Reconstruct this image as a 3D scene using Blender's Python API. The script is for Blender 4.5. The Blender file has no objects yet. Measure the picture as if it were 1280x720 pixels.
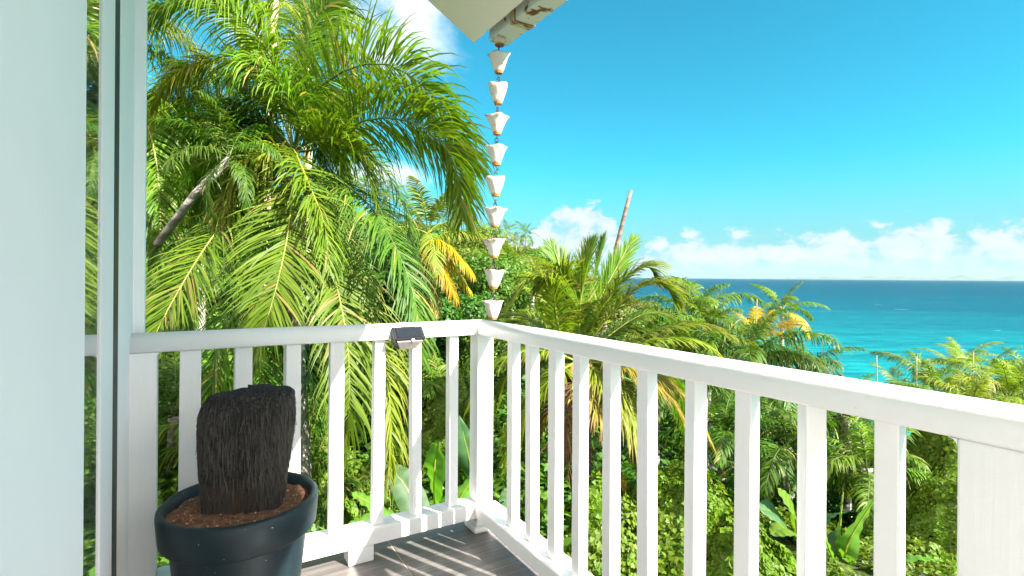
import bpy, bmesh, math, random
import numpy as np
from mathutils import Vector, Matrix, noise as mnoise

# ------------------------------------------------------------------ basics
R = math.radians
scene = bpy.context.scene
col = scene.collection
F = 659.0                      # focal length in photo pixels (1280 wide)
CAMH = 1.14

cam = bpy.data.cameras.new('camera')
camo = bpy.data.objects.new('camera', cam); col.objects.link(camo)
camo.location = (0, 0, CAMH)
camo.rotation_euler = (R(90), R(-0.4), 0)
cam.sensor_width = 36; cam.lens = 36 * F / 1280
cam.shift_y = -14 / 1280
cam.clip_start = 0.03; cam.clip_end = 300000
scene.camera = camo

scene.view_settings.view_transform = 'Standard'
scene.view_settings.look = 'None'
scene.view_settings.exposure = 2.3
scene.view_settings.gamma = 1

DECK_ROT = math.atan2(.509, .861)           # deck local x = away from the house, local y = away from camera
CORNER = Vector((-.135, 2.4, 0))
SUNV = Vector((1.915, -1.273, 1.7)).normalized()
sun_el = math.asin(SUNV.z); sun_az = math.atan2(SUNV.x, SUNV.y)

sl = bpy.data.lights.new('sun', 'SUN'); sl.energy = 4.0; sl.angle = R(0.55); sl.color = (1, .95, .86)
so = bpy.data.objects.new('sun', sl); col.objects.link(so)
so.rotation_euler = (-SUNV).to_track_quat('-Z', 'Y').to_euler()

# ------------------------------------------------------------------ node helpers
class NT:
    def __init__(s, tree): s.t = tree; s.n = tree.nodes; s.l = tree.links
    def new(s, typ, **kw):
        n = s.n.new(typ)
        for k, v in kw.items():
            if k.startswith('i_'):
                n.inputs[k[2:].replace('_', ' ')].default_value = v
            else: setattr(n, k, v)
        return n
    def put(s, sock, v):
        if isinstance(v, bpy.types.NodeSocket): s.l.new(v, sock)
        elif v is not None: sock.default_value = v
    def math(s, op, a, b=None, c=None, clamp=False):
        n = s.n.new('ShaderNodeMath'); n.operation = op; n.use_clamp = clamp
        s.put(n.inputs[0], a)
        if b is not None: s.put(n.inputs[1], b)
        if c is not None: s.put(n.inputs[2], c)
        return n.outputs[0]
    def noise(s, vec, scale, detail=4, rough=.55, dist=0, dims='3D'):
        n = s.n.new('ShaderNodeTexNoise'); n.noise_dimensions = dims
        if vec is not None: s.l.new(vec, n.inputs['Vector'])
        n.inputs['Scale'].default_value = scale; n.inputs['Detail'].default_value = detail
        n.inputs['Roughness'].default_value = rough; n.inputs['Distortion'].default_value = dist
        return n.outputs['Fac']
    def ramp(s, fac, stops, interp='LINEAR'):
        n = s.n.new('ShaderNodeValToRGB'); n.color_ramp.interpolation = interp
        e = n.color_ramp.elements
        while len(e) < len(stops): e.new(.5)
        for i, (p, c) in enumerate(stops):
            e[i].position = p; e[i].color = tuple(c) + (1,) if len(c) == 3 else c
        s.put(n.inputs[0], fac); return n.outputs[0]
    def mix(s, fac, a, b, typ='MIX'):
        n = s.n.new('ShaderNodeMix'); n.data_type = 'RGBA'; n.blend_type = typ
        s.put(n.inputs[0], fac)
        for sock, v in ((n.inputs[6], a), (n.inputs[7], b)):
            if not isinstance(v, bpy.types.NodeSocket): v = tuple(v) + (1,) if len(v) == 3 else v
            s.put(sock, v)
        return n.outputs[2]
    def vscale(s, vec, sc):
        n = s.n.new('ShaderNodeMapping'); s.l.new(vec, n.inputs[0]); n.inputs['Scale'].default_value = sc
        return n.outputs[0]
    def smooth(s, v, a, b):
        n = s.n.new('ShaderNodeMapRange'); n.interpolation_type = 'SMOOTHSTEP'
        s.put(n.inputs[0], v); s.put(n.inputs[1], a); s.put(n.inputs[2], b)
        n.inputs[3].default_value = 0; n.inputs[4].default_value = 1
        return n.outputs[0]

# ------------------------------------------------------------------ world
w = bpy.data.worlds.new('World'); scene.world = w; w.use_nodes = True
T = NT(w.node_tree); T.n.clear()
sky = T.n.new('ShaderNodeTexSky'); sky.sky_type = 'NISHITA'; sky.sun_disc = False
sky.sun_elevation = sun_el; sky.sun_rotation = sun_az
sky.air_density = 1.0; sky.dust_density = 0.6; sky.ozone_density = 2.0
tint = T.mix(1, sky.outputs[0], (.045, .57, .56), 'MULTIPLY')
tc = T.n.new('ShaderNodeTexCoord'); sep = T.n.new('ShaderNodeSeparateXYZ'); T.l.new(tc.outputs['Generated'], sep.inputs[0])
az = T.math('ARCTAN2', sep.outputs[0], sep.outputs[1]); el = T.math('ARCSINE', sep.outputs[2])
cmb = T.n.new('ShaderNodeCombineXYZ'); T.l.new(az, cmb.inputs[0]); T.l.new(el, cmb.inputs[1])
ae = cmb.outputs[0]
# cumulus bank along the horizon: tops follow a one dimensional noise of the azimuth
azv = T.n.new('ShaderNodeCombineXYZ'); T.l.new(az, azv.inputs[0])
top1 = T.noise(azv.outputs[0], 9, 2, .5)
puff = T.noise(T.vscale(ae, (1, 1.5, 1)), 26, 7, .58, .3)
puff2 = T.noise(T.vscale(ae, (1, 1.4, 1)), 60, 5, .6)
ptop = T.math('ADD', T.math('MULTIPLY', top1, .085), T.math('MULTIPLY', T.math('SUBTRACT', puff, .5), .12))
def gauss_el(c_az, w_az, hgt):
    d = T.math('DIVIDE', T.math('SUBTRACT', az, c_az), w_az)
    return T.math('MULTIPLY', T.math('EXPONENT', T.math('MULTIPLY', T.math('MULTIPLY', d, d), -1)), hgt)
hump = T.math('ADD', gauss_el(math.atan2(80, F), .085, .062), gauss_el(math.atan2(560, F), .12, .012))
dip = gauss_el(math.atan2(152, F), .022, -.055)
toplim = T.math('ADD', T.math('ADD', T.math('ADD', ptop, .034), hump), dip)
dens = T.smooth(T.math('SUBTRACT', toplim, el), -.002, .022)
base_fade = T.smooth(T.math('ADD', el, T.math('MULTIPLY', T.math('SUBTRACT', puff2, .5), .03)), .004, .035)
bank = T.math('MULTIPLY', T.math('MULTIPLY', dens, base_fade), T.math('ADD', T.math('MULTIPLY', T.smooth(puff, .33, .52), .62), .36))
# higher cloud; its dense unseen part behind the camera is added fill light
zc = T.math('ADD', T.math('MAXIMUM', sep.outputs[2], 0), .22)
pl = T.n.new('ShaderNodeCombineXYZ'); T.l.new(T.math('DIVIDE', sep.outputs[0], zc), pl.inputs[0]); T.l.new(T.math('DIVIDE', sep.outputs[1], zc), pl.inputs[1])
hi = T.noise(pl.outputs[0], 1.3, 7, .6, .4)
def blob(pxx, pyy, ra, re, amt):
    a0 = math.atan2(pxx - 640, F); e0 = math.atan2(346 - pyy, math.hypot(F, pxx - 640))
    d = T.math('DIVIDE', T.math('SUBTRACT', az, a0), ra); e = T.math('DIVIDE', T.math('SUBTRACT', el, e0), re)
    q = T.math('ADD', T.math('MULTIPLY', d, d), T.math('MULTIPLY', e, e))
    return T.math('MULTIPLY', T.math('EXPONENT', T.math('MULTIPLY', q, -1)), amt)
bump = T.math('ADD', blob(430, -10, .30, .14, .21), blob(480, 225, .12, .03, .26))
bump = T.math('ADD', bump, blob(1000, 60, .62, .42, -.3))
bump = T.math('ADD', bump, T.math('MULTIPLY', T.smooth(sep.outputs[1], .2, -.3), .45))  # unseen cloud cover added behind the camera to lift and neutralise the shade
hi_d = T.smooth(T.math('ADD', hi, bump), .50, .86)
# high layer, including the added cover behind the camera, slightly thinned
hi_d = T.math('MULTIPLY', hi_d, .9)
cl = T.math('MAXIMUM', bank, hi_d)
shade = T.ramp(puff, [(.3, (1.45, 1.95, 2.15)), (.62, (2.35, 2.5, 2.55))])
shade_hi = T.ramp(hi, [(.3, (8.2, 7.3, 6.9)), (.8, (8.2, 7.2, 6.8))])  # bright warm tone set so the unseen cloud fills the shade
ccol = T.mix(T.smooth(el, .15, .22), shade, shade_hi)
# pale haze low on the horizon
hz = T.math('MULTIPLY', T.smooth(el, .22, 0.0), .88)
skyc = T.mix(hz, tint, (.76, 1.46, 1.64))
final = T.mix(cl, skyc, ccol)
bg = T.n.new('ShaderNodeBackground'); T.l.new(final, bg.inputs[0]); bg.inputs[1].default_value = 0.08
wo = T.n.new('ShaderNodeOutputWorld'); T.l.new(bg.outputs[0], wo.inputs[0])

# ------------------------------------------------------------------ materials
def mat(name):
    m = bpy.data.materials.new(name); m.use_nodes = True
    t = NT(m.node_tree); p = t.n['Principled BSDF']
    return m, t, p
def bump(t, p, h, strength=.3, dist=.01):
    b = t.n.new('ShaderNodeBump'); b.inputs['Strength'].default_value = strength; b.inputs['Distance'].default_value = dist
    t.l.new(h, b.inputs['Height']); t.l.new(b.outputs[0], p.inputs['Normal'])
def ocoord(t): return t.n.new('ShaderNodeTexCoord').outputs['Object']
def gcoord(t): return t.n.new('ShaderNodeNewGeometry').outputs['Position']

def painted(name, axis, base=(.885, .865, .855), grain=1.0):
    m, t, p = mat(name)
    oc = gcoord(t)
    rot = t.n.new('ShaderNodeMapping'); t.l.new(oc, rot.inputs[0]); rot.inputs['Rotation'].default_value = (0, 0, -DECK_ROT)
    sc = {'x': (3, 90, 90), 'y': (90, 3, 90), 'z': (70, 70, 2.5)}[axis]
    mp = t.vscale(rot.outputs[0], sc)
    g = t.noise(mp, 1, 4, .65, .6); big = t.noise(rot.outputs[0], 5, 4, .6); spot = t.noise(rot.outputs[0], 55, 3, .5)
    c = t.mix(t.math('MULTIPLY', t.smooth(g, .62, .78), .13), base, (.52, .52, .49))
    c = t.mix(t.math('MULTIPLY', t.smooth(big, .45, .75), .25), c, (.72, .72, .68))
    c = t.mix(t.math('MULTIPLY', t.smooth(spot, .74, .79), .6), c, (.35, .31, .25))
    t.l.new(c, p.inputs['Base Color']); p.inputs['Roughness'].default_value = .42
    h = t.math('ADD', t.math('MULTIPLY', g, .7), t.math('MULTIPLY', t.noise(rot.outputs[0], 30, 3, .6), .8))
    bump(t, p, h, .42 * grain, .003)
    return m
M = {}
M['paint_x'] = painted('white_paint_along_x', 'x'); M['paint_y'] = painted('white_paint_along_y', 'y'); M['paint_z'] = painted('white_paint_upright', 'z')

def simple(name, c, rough=.5, metal=0, n=0, c2=None, nscale=8, bs=.15):
    m, t, p = mat(name)
    oc = ocoord(t); f = t.noise(oc, nscale, 5, .6)
    cc = t.mix(t.smooth(f, .35, .68), c, c2 or tuple(x * .8 for x in c))
    t.l.new(cc, p.inputs['Base Color']); p.inputs['Roughness'].default_value = rough; p.inputs['Metallic'].default_value = metal
    if bs: bump(t, p, t.noise(oc, nscale * 6, 4, .6), bs, .003)
    return m
M['wall'] = simple('white_plaster', (.95, .89, .875), .9, c2=(.93, .87, .855), nscale=3, bs=.35)
M['door_paint'] = simple('door_frame_white', (.94, .88, .865), .75, c2=(.92, .86, .85), nscale=4, bs=.08)
M['blue_trim'] = simple('pale_blue_white_trim', (.89, .885, .88), .6, c2=(.90, .89, .885), nscale=5, bs=.05)
M['gasket'] = simple('black_rubber', (.012, .012, .02), .5, nscale=20, bs=.05)
M['soffit'] = simple('cream_soffit', (.94, .88, .82), .85, c2=(.91, .85, .79), nscale=2.5, bs=.2)
M['roof'] = simple('roof_sheet', (.35, .34, .32), .6)
M['grout'] = simple('beige_grout', (.52, .43, .28), .9, nscale=30)
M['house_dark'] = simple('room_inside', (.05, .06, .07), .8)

def rusty(name, base, rust_lo, rust_hi, nsc):
    m, t, p = mat(name); oc = ocoord(t)
    f = t.noise(oc, nsc, 6, .65, .4); f2 = t.noise(oc, nsc * 4, 3, .5)
    r = t.smooth(f, rust_lo, rust_hi)
    rc = t.mix(f2, (.30, .10, .03), (.10, .035, .015))
    t.l.new(t.mix(r, base, rc), p.inputs['Base Color']); p.inputs['Roughness'].default_value = .55
    bump(t, p, f2, .3, .002); return m
M['gutter'] = rusty('gutter_paint', (.72, .72, .68), .57, .63, 9)
M['gutter_joint'] = rusty('rusty_joint', (.60, .50, .34), .52, .62, 14)
M['rust'] = rusty('rust', (.28, .11, .04), .45, .6, 25)
M['wire'] = simple('dark_wire', (.09, .07, .08), .45, metal=.6)

def cupmat():
    m, t, p = mat('cup_cream_metal'); oc = ocoord(t)
    vadd = t.n.new('ShaderNodeVectorMath'); vadd.operation = 'ADD'; t.l.new(oc, vadd.inputs[0]); t.l.new(t.n.new('ShaderNodeObjectInfo').outputs['Random'], vadd.inputs[1])
    s = t.n.new('ShaderNodeSeparateXYZ'); t.l.new(oc, s.inputs[0])
    f = t.noise(vadd.outputs[0], 60, 4, .6); f0 = t.noise(vadd.outputs[0], 22, 4, .6)
    z = t.math('ADD', s.outputs[2], t.math('MULTIPLY', t.math('SUBTRACT', f, .5), .022))
    z = t.math('ADD', z, t.math('MULTIPLY', t.math('SUBTRACT', f0, .5), .03))
    low = t.smooth(z, .020, .008)
    c = t.mix(t.math('MULTIPLY', t.smooth(f0, .58, .68), .55), (.66, .62, .56), (.36, .18, .07))
    edge = t.smooth(z, .094, .101)
    c = t.mix(t.math('MULTIPLY', edge, .6), c, (.30, .14, .05))
    c = t.mix(low, c, (.42, .20, .05))
    t.l.new(c, p.inputs['Base Color']); p.inputs['Roughness'].default_value = .45
    bump(t, p, f, .2, .002); return m
M['cup'] = cupmat()

def tilemat():
    m, t, p = mat('wood_look_tile'); oc = gcoord(t)
    rot = t.n.new('ShaderNodeMapping'); t.l.new(oc, rot.inputs[0]); rot.inputs['Rotation'].default_value = (0, 0, -DECK_ROT)
    g = t.noise(t.vscale(rot.outputs[0], (1.6, 75, 1)), 1, 6, .68, .5)
    g2 = t.noise(t.vscale(rot.outputs[0], (2.2, 260, 1)), 1, 3, .6, .2)
    c = t.ramp(g, [(.25, (.072, .064, .062)), (.5, (.155, .138, .133)), (.75, (.29, .263, .25))])
    c = t.mix(t.smooth(g2, .60, .72), c, (.075, .06, .055))
    dust = t.noise(rot.outputs[0], 14, 5, .7)
    c = t.mix(t.math('MULTIPLY', t.smooth(dust, .55, .75), .3), c, (.34, .31, .29))
    t.l.new(c, p.inputs['Base Color'])
    t.l.new(t.math('ADD', t.math('MULTIPLY', g, .3), .22), p.inputs['Roughness'])
    bump(t, p, t.math('ADD', g, g2), .25, .002); return m
M['tile'] = tilemat()

def potmat():
    m, t, p = mat('teal_plastic'); oc = ocoord(t)
    sp = t.noise(oc, 90, 2, .5); bl = t.noise(t.vscale(oc, (1, 1, .4)), 9, 5, .6)
    c = t.mix(t.smooth(bl, .3, .7), (.005, .016, .022), (.008, .024, .031))
    c = t.mix(t.smooth(sp, .73, .76), c, (.42, .45, .45))
    sc = t.noise(t.vscale(oc, (1, 1, 8)), 14, 4, .7)
    c = t.mix(t.math('MULTIPLY', t.smooth(sc, .62, .8), .3), c, (.20, .26, .28))
    t.l.new(c, p.inputs['Base Color']); p.inputs['Roughness'].default_value = .5
    bump(t, p, t.noise(oc, 70, 3, .6), .12, .002); return m
M['pot'] = potmat()
def soilmat():
    m, t, p = mat('soil'); oc = ocoord(t)
    f = t.noise(oc, 40, 8, .75); v = t.noise(oc, 140, 3, .6)
    c = t.ramp(f, [(.3, (.10, .04, .02)), (.5, (.26, .115, .062)), (.7, (.42, .22, .13))])
    c = t.mix(t.smooth(v, .68, .74), c, (.46, .34, .22))
    t.l.new(c, p.inputs['Base Color']); p.inputs['Roughness'].default_value = .95
    bump(t, p, f, 1, .012); return m
M['soil'] = soilmat()
def fibremat():
    m, t, p = mat('black_root_fibre'); oc = ocoord(t)
    f = t.noise(t.vscale(oc, (150, 150, 7)), 1, 6, .8, 1.2); b = t.noise(oc, 12, 5, .6)
    s = t.n.new('ShaderNodeSeparateXYZ'); t.l.new(oc, s.inputs[0])
    c = t.ramp(f, [(.38, (.008, .008, .008)), (.55, (.045, .041, .040)), (.72, (.26, .235, .21))])
    c = t.mix(t.math('MULTIPLY', t.smooth(t.math('ADD', s.outputs[2], t.math('MULTIPLY', b, -.1)), .09, -.02), .75), c, (.16, .10, .055))
    t.l.new(c, p.inputs['Base Color']); p.inputs['Roughness'].default_value = .95
    bump(t, p, f, 1, .015); return m
M['fibre'] = fibremat()
M['hair'] = simple('pale_fibre', (.17, .14, .11), .8, bs=0)
M['hair_dark'] = simple('dark_fibre', (.10, .09, .082), .9, bs=0)

def leafmat(name, a, b, tip=None, trans=.38, rough=.52, brown=None):
    m, t, p = mat(name)
    at = t.n.new('ShaderNodeAttribute'); at.attribute_name = 'rnd'
    al = t.n.new('ShaderNodeAttribute'); al.attribute_name = 'along'
    oi = t.n.new('ShaderNodeObjectInfo')
    c = t.mix(at.outputs['Fac'], a, b)
    hs = t.n.new('ShaderNodeHueSaturation')
    t.l.new(t.math('ADD', t.math('MULTIPLY', t.math('SUBTRACT', oi.outputs['Random'], .5), .03), .5), hs.inputs['Hue'])
    t.l.new(t.math('ADD', t.math('MULTIPLY', oi.outputs['Random'], .35), .82), hs.inputs['Value'])
    if tip: c = t.mix(t.math('MULTIPLY', t.smooth(al.outputs['Fac'], .45, 1.0), .8), c, tip)
    if brown: c = t.mix(t.smooth(at.outputs['Fac'], .93, .96), c, brown)
    t.l.new(c, hs.inputs['Color']); c = hs.outputs[0]
    t.l.new(c, p.inputs['Base Color']); p.inputs['Roughness'].default_value = rough
    p.inputs['Specular IOR Level'].default_value = .4
    tr = t.n.new('ShaderNodeBsdfTranslucent')
    tcol = t.mix(1, c, (1.35, 1.45, .4), 'MULTIPLY'); t.l.new(tcol, tr.inputs[0])
    mx = t.n.new('ShaderNodeMixShader'); mx.inputs[0].default_value = trans
    t.l.new(p.outputs[0], mx.inputs[1]); t.l.new(tr.outputs[0], mx.inputs[2])
    t.l.new(mx.outputs[0], t.n['Material Output'].inputs[0])
    return m
M['palm_green'] = leafmat('palm_leaf_green', (0.06803, 0.1549, 0.006125), (0.1601, 0.2632, 0.01276), brown=(0.2882, 0.2323, 0.06125))
M['palm_dark'] = leafmat('palm_leaf_dark', (0.0335, 0.09906, 0.0058), (0.0957, 0.1895, 0.01044), brown=(0.2871, 0.224, 0.058))
M['palm_lime'] = leafmat('palm_leaf_lime', (0.1276, 0.2104, 0.009396), (0.2297, 0.2947, 0.02088), tip=(0.2552, 0.2526, 0.03132), brown=(0.268, 0.2315, 0.07308))
M['palm_yellow'] = leafmat('palm_leaf_yellow', (0.3185, 0.2495, 0.003828), (0.4007, 0.3014, 0.005742), tip=(0.3185, 0.1975, 0.007656))
M['palm_dead'] = leafmat('palm_leaf_dead', (0.1392, 0.0754, 0.0348), (0.2088, 0.1392, 0.0754), trans=.2, rough=.8)
M['palm_straw'] = leafmat('palm_leaf_straw', (0.261, 0.1972, 0.0232), (0.3016, 0.2436, 0.058), tip=(0.2088, 0.116, 0.0348))
M['rachis'] = simple('rachis_yellow_green', (.24, .25, .03), .45, c2=(.17, .22, .03), nscale=3, bs=0)
M['rachis_g'] = simple('rachis_green', (.07, .12, .018), .45, bs=0)
M['vine'] = leafmat('vine_leaf', (0.06786, 0.1543, 0.006264), (0.1566, 0.2535, 0.01305), trans=.35, rough=.55)
M['bush'] = leafmat('bush_leaf', (0.0348, 0.1044, 0.00696), (0.1114, 0.2088, 0.0174), trans=.3, rough=.55)
M['bush_dark'] = leafmat('bush_leaf_dark', (0.02168, 0.0783, 0.0058), (0.06937, 0.1566, 0.01044), trans=.3, rough=.55)
M['hill_leaf'] = leafmat('hill_leaf', (0.0667, 0.1267, 0.0116), (0.1667, 0.2201, 0.0232), trans=.3, rough=.6)
M['hill_leaf_b'] = leafmat('hill_leaf_yellowish', (0.1044, 0.1276, 0.0145), (0.2088, 0.2146, 0.029), trans=.3, rough=.6)
M['banana'] = leafmat('banana_leaf', (0.0783, 0.196, 0.02088), (0.1566, 0.3016, 0.0348), trans=.4, rough=.35)
M['banana_dark'] = leafmat('banana_leaf_dark', (0.0377, 0.1131, 0.03828), (0.06032, 0.1508, 0.04466), trans=.3, rough=.55)

def barkmat(name, a, b, rings=26):
    m, t, p = mat(name); oc = gcoord(t)
    s = t.n.new('ShaderNodeSeparateXYZ'); t.l.new(oc, s.inputs[0])
    n = t.noise(oc, 7, 5, .65); r = t.math('SINE', t.math('ADD', t.math('MULTIPLY', s.outputs[2], rings * 2), t.math('MULTIPLY', n, 5)))
    c = t.mix(n, a, b); c = t.mix(t.math('MULTIPLY', t.smooth(r, .75, 1), .5), c, tuple(x * .35 for x in a))
    t.l.new(c, p.inputs['Base Color']); p.inputs['Roughness'].default_value = .85
    bump(t, p, t.math('ADD', r, n), .5, .02); return m
M['bark_grey'] = barkmat('palm_bark_grey', (.42, .39, .36), (.28, .25, .22))
M['bark_brown'] = barkmat('palm_bark_brown', (.13, .09, .065), (.24, .18, .14), 9)
M['bark_pale'] = barkmat('palm_bark_pale', (.50, .42, .24), (.40, .34, .20), 14)
M['stalk_grey'] = simple('stalk_grey', (.34, .31, .27), .8, nscale=4); M['stalk_tan'] = simple('stalk_tan', (.42, .27, .13), .8, nscale=4)
M['wood_dark'] = simple('tree_bark', (.09, .06, .04), .9, c2=(.15, .11, .08), nscale=5, bs=.4)

# ------------------------------------------------------------------ object helpers
def tag(o, label=None, cat=None, group=None, kind=None):
    if label: o['label'] = label
    if cat: o['category'] = cat
    if group: o['group'] = group
    if kind: o['kind'] = kind
    return o
def empty(name, loc=(0, 0, 0), rz=0, label=None, cat=None, group=None):
    o = bpy.data.objects.new(name, None); col.objects.link(o)
    o.location = loc; o.rotation_euler = (0, 0, rz); o.empty_display_size = .1
    return tag(o, label, cat, group)
def link(name, me, m=None, parent=None, smooth=False):
    if m is not None:
        for x in (m if isinstance(m, (list, tuple)) else [m]): me.materials.append(x)
    o = bpy.data.objects.new(name, me); col.objects.link(o)
    if parent: o.parent = parent
    if smooth and len(me.polygons): me.polygons.foreach_set('use_smooth', [True] * len(me.polygons))
    return o
def bmobj(name, bm, m, parent=None, smooth=False):
    me = bpy.data.meshes.new(name); bm.normal_update(); bm.to_mesh(me); bm.free()
    return link(name, me, m, parent, smooth)
def box(bm, x0, x1, y0, y1, z0, z1, bev=.003, seg=2):
    v = [bm.verts.new(c) for c in ((x0,y0,z0),(x1,y0,z0),(x1,y1,z0),(x0,y1,z0),(x0,y0,z1),(x1,y0,z1),(x1,y1,z1),(x0,y1,z1))]
    fs = [bm.faces.new([v[i] for i in q]) for q in ((3,2,1,0),(4,5,6,7),(0,1,5,4),(1,2,6,5),(2,3,7,6),(3,0,4,7))]
    if bev:
        es = list({e for f in fs for e in f.edges})
        bmesh.ops.bevel(bm, geom=es, offset=bev, segments=seg, affect='EDGES', profile=.5)
    return v
def extrude_profile(bm, prof, pts_fn, n=2):
    """prof: list of 2D points; pts_fn(i, u, v) -> 3D, i = 0..n-1 sections"""
    rings = [[bm.verts.new(pts_fn(i, u, v)) for u, v in prof] for i in range(n)]
    k = len(prof)
    for a, b in zip(rings[:-1], rings[1:]):
        for j in range(k): bm.faces.new((a[j], a[(j+1) % k], b[(j+1) % k], b[j]))
    bm.faces.new(rings[0][::-1]); bm.faces.new(rings[-1])
    return rings
def tube_arr(pts, rad, k=8):
    pts = [Vector(p) for p in pts]; V = []; Q = []
    up = Vector((0, 0, 1)); 
    for i, p in enumerate(pts):
        d = (pts[min(i+1, len(pts)-1)] - pts[max(i-1, 0)]).normalized()
        a = d.cross(up if abs(d.z) < .95 else Vector((1, 0, 0))).normalized(); b = d.cross(a)
        r = rad[i] if hasattr(rad, '__len__') else rad
        for j in range(k):
            th = 2*math.pi*j/k; V.append(p + a*math.cos(th)*r + b*math.sin(th)*r)
    for i in range(len(pts)-1):
        for j in range(k): Q.append((i*k+j, i*k+(j+1) % k, (i+1)*k+(j+1) % k, (i+1)*k+j))
    return V, Q
def tube_bm(bm, pts, rad, k=8, caps=True):
    V, Q = tube_arr(pts, rad, k); vs = [bm.verts.new(v) for v in V]
    for q in Q: bm.faces.new([vs[i] for i in q])
    if caps: bm.faces.new(vs[:k][::-1]); bm.faces.new(vs[-k:])
def quad_mesh(name, V, Q, attrs=None, mats_idx=None, smooth=False):
    V = np.asarray(V, dtype=np.float32).reshape(-1, 3); Q = np.asarray(Q, dtype=np.int32).reshape(-1, 4)
    me = bpy.data.meshes.new(name); me.vertices.add(len(V)); me.vertices.foreach_set('co', V.ravel())
    me.loops.add(Q.size); me.loops.foreach_set('vertex_index', Q.ravel())
    me.polygons.add(len(Q)); me.polygons.foreach_set('loop_start', np.arange(0, Q.size, 4, dtype=np.int32))
    if mats_idx is not None: me.polygons.foreach_set('material_index', np.asarray(mats_idx, dtype=np.int32))
    if smooth: me.polygons.foreach_set('use_smooth', np.ones(len(Q), dtype=bool))
    for k, v in (attrs or {}).items():
        a = me.attributes.new(k, 'FLOAT', 'POINT'); a.data.foreach_set('value', np.asarray(v, dtype=np.float32))
    me.update(calc_edges=True); me.validate()
    return me
def P(px, py, Y):
    return Vector(((px-640)/F*Y, Y, CAMH + (346 + (px-640)*.007 - py)/F*Y))

# ------------------------------------------------------------------ terrain
def terr(x, y):
    x = np.asarray(x, dtype=float); y = np.asarray(y, dtype=float)
    xr = np.maximum(x, 0); xl = np.clip(-x, 0, 75)
    h = -2.9 + .055*np.clip(y-4, 0, 110) - .20*xr - .007*xr**2 + .20*xl + .0006*xl**2
    h = h - .55*np.maximum(y-125, 0) - .30*np.clip(xr-1.5, 0, 3)
    near = np.exp(-((x+1.5)**2/30 + (y-2)**2/20))
    h = h*(1-near) + (-2.7)*near
    nr2 = np.exp(-((x-3)**2/34 + (y-6)**2/16)**1.5)
    h = h*(1-nr2)+(-2.35)*nr2
    h += .35*np.sin(x*.43+1.3)*np.sin(y*.37+.5) + .8*np.sin(x*.11+.3)*np.sin(y*.09+2)*np.clip(y/40, 0, 1)
    return np.maximum(h, -34)
def th(x, y): return float(terr(x, y))
gx = np.concatenate([np.linspace(-260, -30, 47), np.linspace(-29, 29, 117), np.linspace(30, 260, 47)])
gy = np.concatenate([np.linspace(-60, 0, 20), np.linspace(.5, 30, 60), np.linspace(31, 300, 90)])
GX, GY = np.meshgrid(gx, gy); GZ = terr(GX, GY)
nx, ny = len(gx), len(gy)
idx = np.arange(nx*ny).reshape(ny, nx)
Qg = np.stack([idx[:-1, :-1], idx[:-1, 1:], idx[1:, 1:], idx[1:, :-1]], -1).reshape(-1, 4)
me = quad_mesh('ground', np.stack([GX, GY, GZ], -1).reshape(-1, 3), Qg, smooth=True)
m, t, p = mat('forest_floor'); oc = gcoord(t); f = t.noise(oc, 1.5, 8, .7)
t.l.new(t.ramp(f, [(.35, (.02, .03, .008)), (.55, (.05, .075, .015)), (.7, (.09, .06, .03))]), p.inputs['Base Color']); p.inputs['Roughness'].default_value = .95
bump(t, p, f, 1, .2)
tag(link('ground', me, m), kind='structure')

# sea
SEA = -31.0; HAZE = 1.1e-5
m, t, p = mat('sea_water'); oc = gcoord(t)
s = t.n.new('ShaderNodeSeparateXYZ'); t.l.new(oc, s.inputs[0])
shore = t.math('SQRT', t.math('ADD', t.math('MULTIPLY', s.outputs[0], s.outputs[0]), t.math('MULTIPLY', s.outputs[1], s.outputs[1])))
wob = t.noise(t.vscale(oc, (.0016, .006, 1)), 1, 4, .6)
lg = t.math('ADD', t.math('LOGARITHM', shore, 10), t.math('MULTIPLY', t.math('SUBTRACT', wob, .5), .55))
lgn = t.math('DIVIDE', t.math('SUBTRACT', lg, 2.0), 2.2)
c = t.ramp(lgn, [(0, (.003, .215, .225)), (.14, (.005, .235, .235)), (.24, (.003, .165, .185)), (.40, (.002, .070, .100)), (.62, (.001, .037, .064)), (1, (.001, .030, .055))])
sand = t.noise(t.vscale(oc, (.006, .03, 1)), 1, 3, .5)
c = t.mix(t.math('MULTIPLY', t.smooth(sand, .58, .74), .35), c, (.02, .23, .22))
wv = t.noise(t.vscale(oc, (.05, .22, 1)), 1, 6, .72)
c = t.mix(t.math('MULTIPLY', t.smooth(wv, .40, .62), .60), c, (.001, .040, .072))
cap = t.noise(t.vscale(oc, (.02, .09, 1)), 1, 2, .4); cap2 = t.noise(t.vscale(oc, (.1, .5, 1)), 1, 3, .5)
caps = t.math('MULTIPLY', t.smooth(cap, .725, .74), t.smooth(cap2, .48, .55))
wv2 = t.noise(t.vscale(oc, (.004, .05, 1)), 1, 5, .7)
c = t.mix(t.math('MULTIPLY', t.smooth(wv2, .42, .66), .35), c, (.001, .045, .08))
c = t.mix(t.math('MULTIPLY', caps, .6), c, (.4, .5, .5))
t.l.new(c, p.inputs['Base Color']); p.inputs['Roughness'].default_value = .35; p.inputs['Specular IOR Level'].default_value = .08
p.inputs['IOR'].default_value = 1.2
bump(t, p, t.math('ADD', wv, t.noise(t.vscale(oc, (.3, 1.1, 1)), 1, 3, .6)), .8, .6)
bm = bmesh.new(); L = 94000
ring = [bm.verts.new((x, y, SEA)) for x, y in ((-L, -300), (L, -300), (L, L), (-L, L))]
bm.faces.new(ring)
tag(bmobj('sea', bm, m), kind='structure')

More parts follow.
